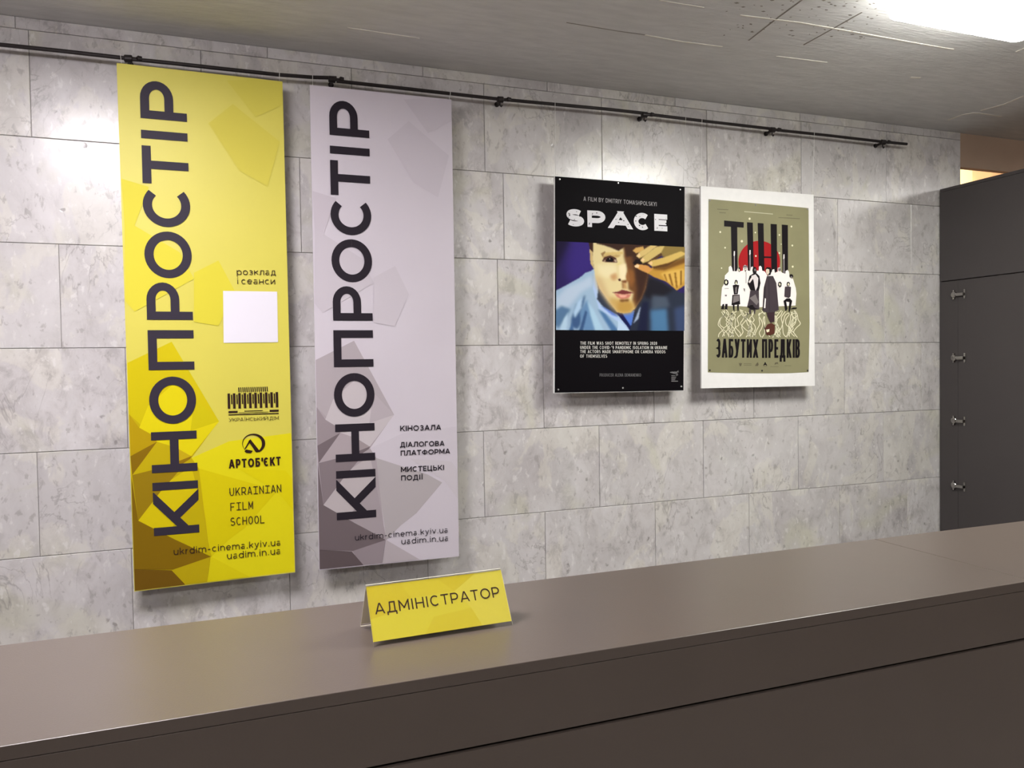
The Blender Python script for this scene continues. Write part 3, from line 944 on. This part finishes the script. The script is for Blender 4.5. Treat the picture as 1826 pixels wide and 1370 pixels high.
# grey banner's writing
y7 = L(0, 540, 700, .1752); y8 = L(0, 540, 860, .219)
for tx, a, b_, h in (('КІНОЗАЛА', (990, 394), (1406, 381), 9.6), ('ДІАЛОГОВА', (990, 558), (1440, 543), 9.2), ('ПЛАТФОРМА', (995, 645), (1497, 622), 9.2),
                     ('МИСТЕЦЬКІ', (998, 812), (1438, 790), 9.4), ('ПОДІЇ', (1000, 898), (1222, 886), 9.2)):
    mb = MB(); write(mb, BPf, tx, y7(*a), y7(*b_), h, .18, INKG); mb.build('programme_lettering', tg, solid=False)
mb = MB()
write(mb, BPf, 'ukrdim-cinema.kyiv.ua', y8(425, 476), y8(1181, 410), 10.6, .115, INKG)
write(mb, BPf, 'uadim.in.ua', y8(803, 507), y8(1184, 477), 10.6, .115, INKG)
mb.build('address_lettering', tg, solid=False)
lines(tg, [((557, 138), GRY.st(.02, .001, -.004)), ((802, 167), GRY.st(.985, .001, -.004))])

# ------------------------------------------------------------------ black film poster
tb = thing('film_poster', BP.at(1104, 700), 'black film poster with a portrait of a face and raised hand, on a hanging board', 'poster')
mb = MB(); mb.slab([BP.at(989.0, 313.6), BP.at(1221, 332.6), BP.at(1219.5, 697.2), BP.at(987.4, 701.5)], (0, .010, 0), M_foam); mb.build('foam_board', tb)
BS = Plane((0, YB - .0008, 0), (0, -1, 0))
BLK = ink(12, 9, 13, .6, .06)
mb = MB(); mb.slab([BS.at(989.8, 314.4), BS.at(1221, 333), BS.at(1218.9, 696.6), BS.at(989.2, 700.6)], (0, .0006, 0), BLK); mb.build('printed_sheet', tb)
r1 = L(0, 970, 300, .1479); r2 = L(0, 970, 420, .1479); r3 = L(0, 970, 570, .1479)
import numpy as np
# the printed portrait: (softness, colour, outline), painted in order into the sheet's picture grid
PORT = [
    (60, (58, 42, 122), [(330, 60), (620, 60), (620, 420), (440, 520), (300, 580), (260, 350)]),
    (40, (30, 22, 52), [(100, 40), (300, 60), (190, 300), (100, 520)]),
    # shirt, lit shoulder
    (6, (160, 188, 214), [(100, 690), (150, 662), (270, 600), (430, 510), (500, 450), (560, 430), (615, 395), (650, 640), (860, 900), (1035, 1160), (100, 1160)]),
    (26, (186, 204, 224), [(150, 760), (270, 630), (470, 545), (570, 480), (590, 600), (450, 680), (300, 860), (160, 900)]),
    (16, (62, 92, 134), [(330, 1000), (390, 830), (500, 715), (470, 860), (440, 1080), (400, 1130), (330, 1100)]),
    (18, (88, 122, 158), [(140, 900), (210, 850), (320, 890), (250, 1020), (170, 1120), (140, 1080)]),
    (16, (104, 142, 184), [(430, 930), (520, 770), (560, 900), (620, 1150), (480, 1150)]),
    (10, (58, 88, 130), [(440, 1090), (500, 900), (520, 930), (470, 1150), (420, 1150)]),
    (14, (172, 206, 228), [(520, 780), (600, 900), (720, 1150), (620, 1150), (560, 960)]),
    (12, (182, 210, 230), [(235, 1010), (290, 930), (270, 1150), (190, 1150)]),
    (14, (176, 206, 232), [(400, 800), (470, 730), (450, 880), (370, 1000), (350, 930)]),
    (14, (78, 118, 166), [(650, 890), (740, 940), (900, 1150), (810, 1150)]),
    (10, (70, 104, 150), [(300, 1150), (340, 1040), (360, 1150)]),
    (8, (176, 200, 236), [(610, 400), (650, 640), (645, 760), (700, 860), (880, 970), (1000, 1080), (1035, 1155), (890, 1040), (660, 880), (590, 640)]),
    (10, (96, 124, 206), [(690, 850), (800, 880), (900, 985), (820, 960)]),
    (8, (52, 58, 74), [(655, 640), (720, 730), (880, 920), (905, 970), (710, 855), (640, 770)]),
    # dark side of the shirt
    (8, (42, 48, 64), [(1030, 1160), (1040, 1080), (1095, 880), (1250, 480), (1420, 560), (1640, 690), (1760, 700), (1760, 1160)]),
    (24, (30, 28, 36), [(1250, 500), (1420, 560), (1560, 660), (1400, 760), (1250, 760), (1190, 700)]),
    (26, (74, 84, 100), [(1300, 720), (1480, 740), (1520, 860), (1300, 900)]),
    (26, (76, 118, 156), [(1280, 900), (1480, 880), (1500, 1160), (1290, 1160)]),
    (30, (58, 72, 106), [(1570, 880), (1720, 840), (1720, 1160), (1590, 1160)]),
    (16, (28, 32, 58), [(1190, 800), (1260, 800), (1240, 1160), (1120, 1160)]),
    (6, (84, 122, 206), [(900, 925), (1090, 905), (1056, 1076), (1030, 1112)]),
    (6, (20, 24, 76), [(865, 922), (940, 935), (1046, 1095), (1032, 1134)]),
    (4, (188, 212, 238), [(895, 1015), (1036, 1152), (885, 1152)]),
    (8, (160, 176, 202), [(1168, 850), (1140, 1000), (1072, 1070), (1105, 990), (1145, 890)]),
    # head
    (5, (60, 36, 28), [(533, 60), (620, 60), (600, 280), (575, 260), (550, 150)]),
    (5, (208, 180, 122), [(548, 160), (585, 200), (602, 405), (560, 340)]),
    (6, (228, 210, 156), [(590, 60), (1250, 60), (1250, 480), (1222, 640), (1172, 762), (1095, 884), (1045, 927), (960, 938), (880, 924), (760, 772), (668, 640), (616, 500), (588, 300)]),
    (30, (214, 186, 136), [(610, 470), (700, 520), (800, 760), (870, 930), (760, 800), (640, 620)]),
    (26, (238, 224, 178), [(640, 350), (860, 350), (880, 440), (760, 520), (660, 460)]),
    (16, (112, 72, 40), [(955, 60), (1260, 60), (1255, 480), (1225, 640), (1175, 765), (1095, 886), (1062, 790), (1080, 690), (1020, 650), (1015, 550), (1000, 400), (965, 260)]),
    (26, (60, 38, 30), [(1030, 60), (1270, 60), (1265, 480), (1190, 720), (1110, 860), (1120, 640), (1090, 420)]),
    (18, (140, 90, 46), [(1010, 400), (1080, 430), (1090, 540), (1050, 640), (1020, 560)]),
    (8, (60, 38, 30), [(600, 50), (1000, 50), (985, 130), (900, 186), (820, 152), (720, 118), (640, 100)]),
    (14, (64, 40, 28), [(960, 80), (1100, 80), (1110, 240), (990, 260)]),
    (8, (214, 186, 118), [(690, 208), (950, 196), (955, 224), (730, 240)]),
    (10, (188, 154, 98), [(700, 248), (760, 236), (930, 232), (900, 262), (720, 290)]),
    (5, (150, 118, 76), [(684, 220), (735, 190), (740, 204), (706, 256)]),
    (6, (92, 58, 48), [(700, 314), (728, 266), (800, 246), (868, 276), (884, 328), (780, 326)]),
    (3, (22, 12, 18), [(742, 306), (768, 268), (815, 264), (842, 292), (824, 320), (770, 320)]),
    (5, (186, 164, 142), [(846, 294), (866, 288), (878, 318), (850, 322)]),
    (5, (170, 146, 122), [(712, 314), (736, 290), (742, 316)]),
    (4, (70, 42, 34), [(698, 312), (728, 262), (800, 242), (872, 276), (866, 284), (800, 254), (734, 274)]),
    (2.5, (235, 225, 210), [(786, 280), (796, 278), (798, 290), (788, 292)]),
    (10, (226, 208, 140), [(870, 345), (930, 320), (930, 345), (890, 360)]),
    (14, (244, 228, 186), [(905, 360), (985, 340), (1000, 480), (965, 545), (912, 515)]),
    (18, (206, 158, 108), [(800, 480), (870, 452), (884, 520), (840, 548), (806, 520)]),
    (5, (70, 36, 30), [(890, 526), (920, 520), (926, 546), (906, 552)]),
    (10, (120, 74, 44), [(930, 548), (1004, 536), (990, 580), (946, 572)]),
    (14, (196, 150, 96), [(950, 575), (990, 580), (1000, 650), (960, 640)]),
    (12, (150, 104, 62), [(938, 574), (960, 574), (962, 640), (944, 638)]),
    (30, (202, 164, 96), [(790, 740), (900, 770), (1080, 800), (1090, 870), (1045, 925), (960, 936), (880, 922), (800, 820)]),
    (10, (150, 100, 58), [(1000, 430), (1030, 480), (1040, 540), (1000, 560), (985, 500)]),
    (6, (120, 54, 54), [(815, 690), (900, 676), (940, 655), (1000, 668), (1085, 694), (960, 714)]),
    (8, (208, 130, 112), [(850, 704), (960, 712), (1056, 706), (1020, 756), (940, 774), (880, 742)]),
    (6, (232, 170, 150), [(900, 720), (1000, 720), (985, 745), (930, 748)]),
    (26, (192, 150, 74), [(890, 800), (1030, 790), (1085, 860), (1045, 925), (960, 936), (885, 915)]),
    (12, (120, 78, 40), [(905, 776), (1030, 766), (1015, 798), (925, 800)]),
    (6, (28, 18, 20), [(1072, 330), (1105, 290), (1170, 294), (1252, 340), (1150, 358), (1085, 350)]),
    # hand
    (6, (190, 144, 58), [(1245, 455), (1300, 390), (1480, 300), (1760, 220), (1760, 560), (1600, 664), (1480, 560), (1330, 505)]),
    (14, (138, 116, 62), [(1370, 90), (1760, 90), (1760, 330), (1480, 300), (1395, 220)]),
    (16, (214, 172, 84), [(1400, 460), (1520, 420), (1694, 400), (1694, 540), (1600, 640), (1480, 555)]),
    (6, (134, 92, 34), [(1500, 470), (1522, 460), (1560, 610), (1538, 602)]), (6, (140, 98, 36), [(1570, 450), (1590, 445), (1612, 630), (1592, 640)]),
    (6, (130, 90, 34), [(1640, 430), (1660, 420), (1662, 590), (1642, 612)]), (6, (150, 106, 40), [(1440, 470), (1458, 462), (1490, 556), (1474, 552)]),
    (14, (116, 78, 34), [(1310, 412), (1500, 340), (1720, 262), (1700, 330), (1450, 422)]),
    (6, (208, 164, 92), [(1068, 182), (1110, 148), (1200, 130), (1205, 190), (1110, 218)]),
    (6, (84, 56, 30), [(1110, 218), (1200, 192), (1290, 120), (1300, 130), (1150, 205), (1115, 246)]),
    (6, (212, 184, 116), [(1112, 250), (1150, 200), (1290, 116), (1372, 120), (1240, 228), (1150, 280)]),
    (5, (84, 56, 30), [(1150, 280), (1240, 228), (1372, 122), (1394, 124), (1260, 242), (1168, 296)]),
    (6, (206, 180, 110), [(1160, 300), (1200, 250), (1350, 138), (1456, 124), (1410, 212), (1260, 312), (1190, 338)]),
    (5, (88, 60, 30), [(1188, 338), (1260, 312), (1410, 212), (1425, 236), (1280, 334)]),
    (6, (208, 176, 98), [(1250, 334), (1290, 304), (1450, 264), (1650, 190), (1720, 222), (1500, 332), (1308, 380)]),
    (6, (92, 62, 30), [(1308, 380), (1500, 332), (1640, 280), (1480, 374), (1326, 402)]),
    (6, (210, 150, 80), [(1086, 372), (1120, 342), (1250, 364), (1312, 410), (1250, 458), (1150, 414)]),
    (4, (236, 204, 160), [(1090, 370), (1120, 348), (1150, 358), (1140, 390), (1105, 392)]),
    (4, (234, 200, 146), [(1164, 302), (1190, 268), (1214, 290), (1198, 324)]),
    (4, (232, 200, 146), [(1118, 250), (1146, 212), (1166, 240), (1146, 268)]),
    (4, (232, 196, 140), [(1256, 336), (1290, 312), (1310, 330), (1296, 362)]),
]
NU, NV = 250, 174
gu, gv = np.meshgrid(np.linspace(0, 1, NU + 1), np.linspace(0, 1, NV + 1))
cs = [np.array(p, float) for p in ((150, 70), (1697, 140), (1692, 1150), (145, 1140))]
gx = (cs[0][0] * (1 - gu) + cs[1][0] * gu) * (1 - gv) + (cs[3][0] * (1 - gu) + cs[2][0] * gu) * gv
gy = (cs[0][1] * (1 - gu) + cs[1][1] * gu) * (1 - gv) + (cs[3][1] * (1 - gu) + cs[2][1] * gu) * gv
img = np.zeros(gx.shape + (3,)) + np.array((44, 33, 88.0))
STEP = 6.2


def blur(a, sg):
    r = int(3 * sg + 1)
    k = np.exp(-.5 * (np.arange(-r, r + 1) / sg) ** 2); k /= k.sum()
    for ax_ in (0, 1):
        pad = [(r, r) if i == ax_ else (0, 0) for i in (0, 1)]
        b_ = np.pad(a, pad, mode='edge')
        a = sum(k[i] * np.take(b_, np.arange(i, i + a.shape[ax_]), axis=ax_) for i in range(2 * r + 1))
    return a


for soft, colr, pts in PORT:
    inside = np.zeros(gx.shape, bool)
    for k in range(len(pts)):
        (xa, ya), (xb, yb) = pts[k], pts[(k + 1) % len(pts)]
        if ya == yb:
            continue
        cr = ((ya > gy) != (yb > gy)) & (gx < (xb - xa) * (gy - ya) / (yb - ya) + xa)
        inside ^= cr
    al = blur(inside.astype(float), max(.45, soft / STEP * .8))[..., None]
    img = img * (1 - al) + np.array(colr, float) * al
me = bpy.data.meshes.new('portrait_print')
vs = [tuple(BS.at(*r2(x, y), .0006)) for x, y in zip(gx.ravel(), gy.ravel())]
fs = [(j * (NU + 1) + i, j * (NU + 1) + i + 1, (j + 1) * (NU + 1) + i + 1, (j + 1) * (NU + 1) + i) for j in range(NV) for i in range(NU)]
me.from_pydata(vs, [], fs)
pc = me.color_attributes.new('picture', 'FLOAT_COLOR', 'POINT')
lin_img = np.where(img / 255 <= .04045, img / 255 / 12.92, ((img / 255 + .055) / 1.055) ** 2.4)
pc.data.foreach_set('color', np.concatenate([lin_img, np.ones(gx.shape + (1,))], 2).astype(np.float32).ravel())
pm_ = mat('portrait_picture', (0.5, 0.5, 0.5, 1), .6, spec=.08)
vc = pm_.node_tree.nodes.new('ShaderNodeVertexColor'); vc.layer_name = 'picture'
pm_.node_tree.links.new(vc.outputs[0], pm_.node_tree.nodes['Principled BSDF'].inputs['Base Color'])
me.materials.append(pm_)
link('portrait_print', me, tb)
INKW = ink(226, 224, 228)
mb = MB()
BT = Plane((0, YB - .0008, 0), (0, -1, 0))
for ch, a, b_, h in (('S', (264, 697), (483, 709), 31.0), ('P', (525, 708), (741, 717), 29.5), ('A', (795, 722), (1050, 737), 31.0), ('C', (1085, 745), (1282, 751), 31.0), ('E', (1330, 754), (1492, 763), 30.0)):
    write(mb, BT, ch, r1(*a), r1(*b_), h, .30, INKW)
sp_ = random.Random(11)
for _ in range(46):
    k = sp_.choice(((270, 500, 480, 690), (535, 520, 640, 700), (800, 560, 1040, 730), (1090, 550, 1200, 740), (1335, 570, 1480, 750)))
    x, y, r = sp_.uniform(k[0], k[2]), sp_.uniform(k[1], k[3]), sp_.uniform(4, 12)
    mb.face([BT.at(*r1(x + r * math.cos(j * 1.4 + x) * sp_.uniform(.5, 1.3), y + r * math.sin(j * 1.4 + x) * sp_.uniform(.4, 1)), .0012) for j in range(4)], BLK)
mb.build('title_lettering', tb, solid=False)
mb = MB(); write(mb, BT, 'A FILM BY DMITRIY TOMASHPOLSKYI', r1(476, 394), r1(1358, 460), 7.6, .13, ink(160, 156, 158), gap=.2, space=.75); mb.build('credit_lettering', tb, solid=False)
mb = MB()
for tx, a, b_ in (('THE FILM WAS SHOT REMOTELY IN SPRING 2020', (438, 303), (1362, 305)), ('UNDER THE COVID-19 PANDEMIC ISOLATION IN UKRAINE', (436, 355), (1485, 357)),
                  ('THE ACTORS MADE SMARTPHONE OR CAMERA VIDEOS', (436, 405), (1462, 407)), ('OF THEMSELVES', (434, 460), (760, 460))):
    write(mb, BT, tx, r3(*a), r3(*b_), 5.6, .17, ink(205, 203, 198), gap=.24, space=.85)
mb.build('synopsis_lettering', tb, solid=False)
mb = MB(); write(mb, BT, 'PRODUCER ALENA DEMIANENKO', r3(670, 688), r3(1170, 688), 5.6, .13, ink(108, 106, 108), gap=.2, space=.8); mb.build('producer_lettering', tb, solid=False)
mb = MB()
GE = ink(120, 118, 120)
for x0, y0, x1, y1 in ((1535, 672, 1580, 680), (1535, 690, 1592, 698), (1535, 706, 1586, 714), (1535, 722, 1580, 730), (1535, 738, 1615, 748), (1560, 628, 1625, 636), (1590, 640, 1598, 680), (1606, 650, 1614, 676), (1520, 632, 1550, 638)):
    mb.face([BT.at(*r3(x, y), .0006) for x, y in ((x0, y0), (x1, y0), (x1, y1), (x0, y1))], GE)
mb.poly([BT.at(*r3(x, y), .0006) for x, y in ((1515, 640), (1545, 626), (1580, 640), (1625, 610), (1600, 650), (1570, 654))], GE)
mb.build('festival_emblem', tb, solid=False)


def pins(parent, plane, pts, m):
    for p in pts:
        c_ = plane.at(*p)
        mb = MB()
        mb.tube([c_ + Vector((0, -.0004, 0)), c_ + Vector((0, -.003, 0)), c_ + Vector((0, -.0045, 0))], [.0045, .0042, .0022], m, 12)
        mb.build('push_pin', parent)


pins(tb, BT, [r1(188, 135), r1(893, 180), r1(1640, 260), r3(172, 846), r3(950, 825), r3(1655, 807)], M_pin)
lines(tb, [((988.5, 186), BP.at(989.9, 314.2) + Vector((.004, .003, 0))), ((1221, 211), BP.at(1219, 333) + Vector((0, .003, 0)))])

# ------------------------------------------------------------------ olive film poster on white board
to = thing('film_poster', BP.at(1352, 690), 'olive film poster with a red sun and white-robed crowd, pinned on a white hanging board', 'poster')
mb = MB(); mb.slab([BP.at(1249.4, 331.8), BP.at(1450.8, 347.3), BP.at(1453, 688.3), BP.at(1251.1, 692.8)], (0, .010, 0), M_foam); mb.build('foam_board', to)
q4 = L(0, 1230, 320, .1314); q5 = L(0, 1260, 450, .0986); q6 = L(0, 1240, 540, .1205)
OLV = mat('olive_print', rgb(138, 134, 102), .5, var=.06, vscale=6, spec=.2)
mb = MB()
mb.poly([BS.at(*p) for p in [q4(255, 266), q4(900, 325), q4(1612, 390), q6(1690, 300), q6(1676, 1028), q6(1400, 1043), q6(1100, 1047), q6(700, 1043), q6(350, 1036), q6(185, 1031)]], OLV)
OK_, RED, WHT, CRM = ink(20, 14, 18), ink(160, 24, 28), ink(238, 230, 226), ink(226, 220, 190)
GR1, GR2, BR = ink(66, 57, 62), ink(120, 112, 112), ink(84, 46, 36)


def pp(f, pts, m, e):
    mb.poly([BS.at(*f(*p), e) for p in pts], m)


def ell(f, cx_, cy_, rx, ry, m, e, n=20, a0=0, a1=360):
    mb.poly([BS.at(*f(cx_ + rx * math.cos(math.radians(a0 + (a1 - a0) * k / n)), cy_ + ry * math.sin(math.radians(a0 + (a1 - a0) * k / n))), e) for k in range(n)], m)


ell(q4, 943, 1118, 283, 285, RED, .0004, 48)
tl = mb
mb = MB()
for pts in ([(465, 558), (732, 582), (730, 656), (465, 638)], [(557, 640), (643, 648), (648, 1250), (570, 1250)], [(775, 582), (854, 588), (868, 1240), (790, 1240)],
            [(920, 592), (1000, 598), (1012, 1240), (936, 1240)], [(1004, 1044), (1108, 1048), (1108, 1070), (1004, 1068)], [(1096, 604), (1180, 610), (1184, 1260), (1106, 1260)], [(1248, 614), (1330, 620), (1332, 1280), (1258, 1280)]):
    pp(q4, pts, OK_, .0008)
t6 = Plane((0, YB - .0008, 0), (0, -1, 0))
mb.build('title_lettering', to, solid=False)
for wd_, a, b_ in (('ЗАБУТИХ', (306, 812), (926, 816)), ('ПРЕДКІВ', (985, 818), (1545, 815))):
    mb = MB(); write(mb, t6, wd_, q6(*a), q6(*b_), 33.8, .135, OK_, .0008, gap=.2); mb.build('title_lettering', to, solid=False)
mb = tl
for x, y, r in ((810, 535, 15), (412, 715, 13), (705, 840, 16), (478, 928, 11), (888, 722, 10), (1215, 755, 11), (1378, 640, 12), (1390, 898, 12), (1395, 1185, 14), (1215, 1000, 12), (430, 1205, 9), (895, 1040, 12), (1240, 880, 7)):
    ell(q4, x, y, r, r * 1.1, CRM, .0010, 8)
for x, y0, y1 in ((602, 975, 1280), (815, 960, 1260), (1275, 1018, 1380)):
    pp(q4, [(x - 4, y0 + 30), (x + 5, y0 + 30), (x + 7, y1), (x - 2, y1)], ink(190, 180, 180), .0011)
    pp(q4, [(x - 9, y0 + 60), (x - 6, y0), (x + 8, y0), (x + 9, y0 + 50), (x, y0 + 70)], WHT, .0012)
pp(q5, [(248, 970), (255, 870), (275, 640), (320, 560), (328, 420), (395, 350), (397, 270), (430, 243), (456, 275), (470, 342), (540, 345), (562, 290), (595, 290), (602, 345), (655, 330),
        (660, 252), (692, 228), (736, 260), (742, 332), (790, 340), (800, 270), (832, 258), (855, 332), (940, 332), (944, 262), (970, 243), (994, 270), (1002, 332), (1052, 350), (1100, 430),
        (1178, 352), (1186, 315), (1220, 305), (1232, 372), (1280, 350), (1284, 282), (1330, 275), (1338, 350), (1382, 380), (1420, 388), (1426, 340), (1460, 320), (1486, 350), (1500, 450),
        (1560, 480), (1610, 650), (1622, 750), (1605, 965), (1250, 980), (900, 1000), (600, 975)], WHT, .0014)
FIG = [
    ([(310, 560), (322, 500), (350, 486), (388, 510), (396, 560), (372, 600), (330, 600)], OK_), ([(328, 545), (350, 505), (372, 545), (350, 580)], CRM),
    ([(285, 940), (315, 935), (312, 1030), (255, 1030)], OK_), ([(335, 935), (376, 935), (372, 1036), (325, 1034)], OK_), ([(320, 655), (395, 652), (395, 660), (320, 663)], GR2), ([(325, 770), (365, 770), (360, 798), (328, 796)], GR2),
    ([(498, 560), (512, 506), (535, 496), (556, 520), (560, 570), (500, 575)], OK_), ([(515, 560), (530, 520), (545, 560), (530, 585)], CRM),
    ([(468, 600), (520, 580), (586, 596), (570, 680), (560, 760), (490, 765)], OK_), ([(515, 640), (545, 620), (540, 740), (515, 740)], GR2),
    ([(462, 772), (592, 766), (604, 940), (540, 950), (446, 958)], OK_), ([(480, 790), (580, 780), (585, 880), (470, 920)], GR2), ([(470, 955), (500, 950), (502, 1062), (485, 1062)], OK_), ([(548, 950), (580, 945), (574, 1062), (556, 1055)], OK_),
    ([(560, 330), (575, 280), (600, 275), (606, 340), (585, 362)], OK_), ([(566, 320), (585, 296), (598, 330), (584, 348)], CRM),
    ([(650, 280), (665, 240), (730, 240), (738, 280)], GR2), ([(672, 290), (722, 290), (712, 330), (698, 360), (682, 330)], GR1), ([(680, 300), (716, 298), (706, 326), (688, 326)], CRM),
    ([(703, 360), (712, 360), (712, 560), (703, 560)], GR2), ([(660, 650), (690, 660), (688, 720), (668, 690)], GR2),
    ([(822, 330), (832, 280), (862, 262), (892, 280), (900, 360), (870, 420), (840, 390)], OK_), ([(850, 320), (872, 290), (890, 320), (872, 352)], GR2),
    ([(770, 430), (830, 390), (900, 380), (950, 430), (970, 560), (940, 700), (790, 690), (735, 570)], OK_),
    ([(800, 430), (880, 400), (930, 470), (918, 620), (880, 700), (858, 600), (840, 500)], ink(214, 206, 206)), ([(750, 540), (820, 430), (840, 470), (775, 560)], ink(220, 210, 208)),
    ([(785, 695), (940, 695), (948, 1030), (870, 1010), (820, 940), (725, 1000), (760, 850)], GR1), ([(770, 830), (880, 760), (935, 900), (900, 960), (820, 880)], GR2), ([(730, 985), (820, 945), (870, 1010), (946, 1030), (800, 1040)], OK_),
    ([(765, 1030), (800, 1030), (795, 1125), (765, 1105)], GR1), ([(845, 1040), (880, 1040), (870, 1125), (850, 1105)], GR1),
    ([(1060, 300), (1085, 270), (1150, 275), (1170, 340), (1150, 410), (1100, 420)], OK_), ([(1065, 330), (1080, 300), (1125, 310), (1130, 370), (1105, 410), (1075, 390)], ink(214, 196, 176)),
    ([(1085, 430), (1195, 430), (1255, 560), (1300, 1040), (1200, 1095), (1060, 1085), (1005, 1050), (1030, 640)], GR1), ([(1100, 460), (1130, 450), (1140, 1080), (1120, 1085)], ink(58, 50, 56)), ([(1030, 640), (1060, 600), (1055, 800), (1025, 1050), (1005, 1050)], ink(48, 40, 46)),
    ([(1045, 830), (1066, 840), (1056, 1010), (1028, 1010)], WHT),
    ([(1085, 1090), (1222, 1085), (1220, 1255), (1150, 1275), (1095, 1160)], ink(58, 40, 46)),
    ([(1285, 600), (1292, 545), (1325, 530), (1350, 560), (1345, 620), (1310, 640)], OK_), ([(1300, 580), (1315, 550), (1332, 580), (1318, 615)], CRM),
    ([(1440, 580), (1450, 540), (1485, 535), (1502, 570), (1490, 610), (1452, 612)], OK_), ([(1455, 580), (1472, 550), (1490, 585), (1472, 612)], CRM),
    ([(1410, 625), (1470, 615), (1520, 630), (1510, 800), (1480, 830), (1400, 800)], GR1), ([(1385, 880), (1440, 835), (1500, 835), (1540, 880), (1500, 1075), (1480, 1070), (1490, 900), (1430, 890), (1455, 1020), (1425, 1075)], OK_),
    ([(1490, 410), (1520, 395), (1556, 412), (1560, 450), (1530, 470), (1500, 450)], OK_), ([(1508, 440), (1530, 430), (1548, 455), (1530, 482)], GR2), ([(1560, 1000), (1625, 1000), (1620, 1020), (1500, 1030)], OK_),
    ([(1285, 290), (1335, 290), (1332, 330), (1310, 350), (1290, 330)], GR2),
]
for k, (pts, m) in enumerate(FIG):
    pp(q5, pts, m, .0016 + .00004 * k)
pp(q6, [(1020, 385), (1060, 320), (1120, 300), (1166, 330), (1166, 455), (1100, 482), (1050, 476)], BR, .0036)
pp(q6, [(1040, 400), (1090, 390), (1085, 430), (1050, 440)], CRM, .0037)
rr = random.Random(5)
e = .0014
xs0 = [385, 425, 440, 530, 545, 610, 660, 700, 730, 800, 880, 950, 975, 1030, 1180, 1225, 1270, 1340, 1365, 1410, 1440, 1465, 1480]
for x in xs0 + [x + 15 for x in xs0[::2]]:
    pts = [(x, 100 + rr.uniform(-10, 60))]
    cx_ = x
    for k in range(1, 7):
        cx_ += rr.uniform(-70, 70)
        cx_ = min(max(cx_, 335), 1555)
        if 1030 < cx_ < 1165 and k < 5:
            cx_ = 1020 if x < 1100 else 1180
        pts.append((cx_, 110 + k * 68 + rr.uniform(-15, 15)))
    # smooth the root's path
    sm = []
    for k in range(len(pts) - 1):
        p0, p1, p2, p3 = pts[max(k - 1, 0)], pts[k], pts[k + 1], pts[min(k + 2, len(pts) - 1)]
        for j in range(4):
            t = j / 4
            sm.append(tuple(.5 * (2 * p1[i] + (p2[i] - p0[i]) * t + (2 * p0[i] - 5 * p1[i] + 4 * p2[i] - p3[i]) * t * t + (-p0[i] + 3 * p1[i] - 3 * p2[i] + p3[i]) * t ** 3) for i in (0, 1)))
    sm = [p for p in sm if p[1] < 522]
    for q in ribbon(sm, 11, N_, 1):
        mb.face([BS.at(*q6(*p), e) for p in q], CRM)
SM1, SM2 = ink(100, 94, 74), ink(205, 200, 172)


def dash(f, x0, y0, x1, y1, h, m):
    n_ = max(2, int((x1 - x0) / 16))
    for k in range(n_):
        a, b_ = k / n_, (k + .72) / n_
        mb.face([BS.at(*f(x0 + (x1 - x0) * t, y0 + (y1 - y0) * t + dy), .0009) for t, dy in ((a, 0), (b_, 0), (b_, h), (a, h))], m)


dash(q4, 372, 400, 525, 408, 9, SM1); dash(q4, 402, 446, 490, 452, 9, SM1); dash(q4, 740, 432, 1130, 466, 11, SM2); dash(q4, 1312, 478, 1395, 484, 9, SM1); dash(q4, 1205, 514, 1495, 530, 9, SM1)
dash(q6, 715, 898, 830, 900, 8, SM1); dash(q6, 715, 920, 830, 922, 8, SM1); dash(q6, 1110, 944, 1230, 944, 6, SM1); dash(q6, 1008, 940, 1058, 940, 6, SM1); dash(q6, 1320, 930, 1420, 930, 6, SM1)
pp(q6, [(640, 890), (658, 900), (664, 880), (670, 900), (690, 890), (674, 940), (656, 940)], SM1, .0009)
pp(q6, [(880, 935), (905, 895), (925, 880), (935, 915), (920, 938)], SM1, .0009)
pp(q6, [(1168, 915), (1180, 886), (1220, 880), (1224, 916), (1206, 900), (1190, 912)], SM1, .0009)
write(mb, BS, 'A', q6(1006, 930), q6(1056, 930), 5.8, .3, OK_, .0010)
mb.build('printed_sheet', to, solid=False)
pins(to, BS, [q4(270, 286), q4(890, 347), q4(1595, 405)], M_pin)
pins(to, BS, [q6(212, 1000), q6(985, 1005), q6(1660, 1003)], M_steel)
lines(to, [((1250, 214), BP.at(1251.5, 332.2) + Vector((0, .003, 0))), ((1450, 239), BP.at(1449.5, 347.5) + Vector((0, .003, 0)))])
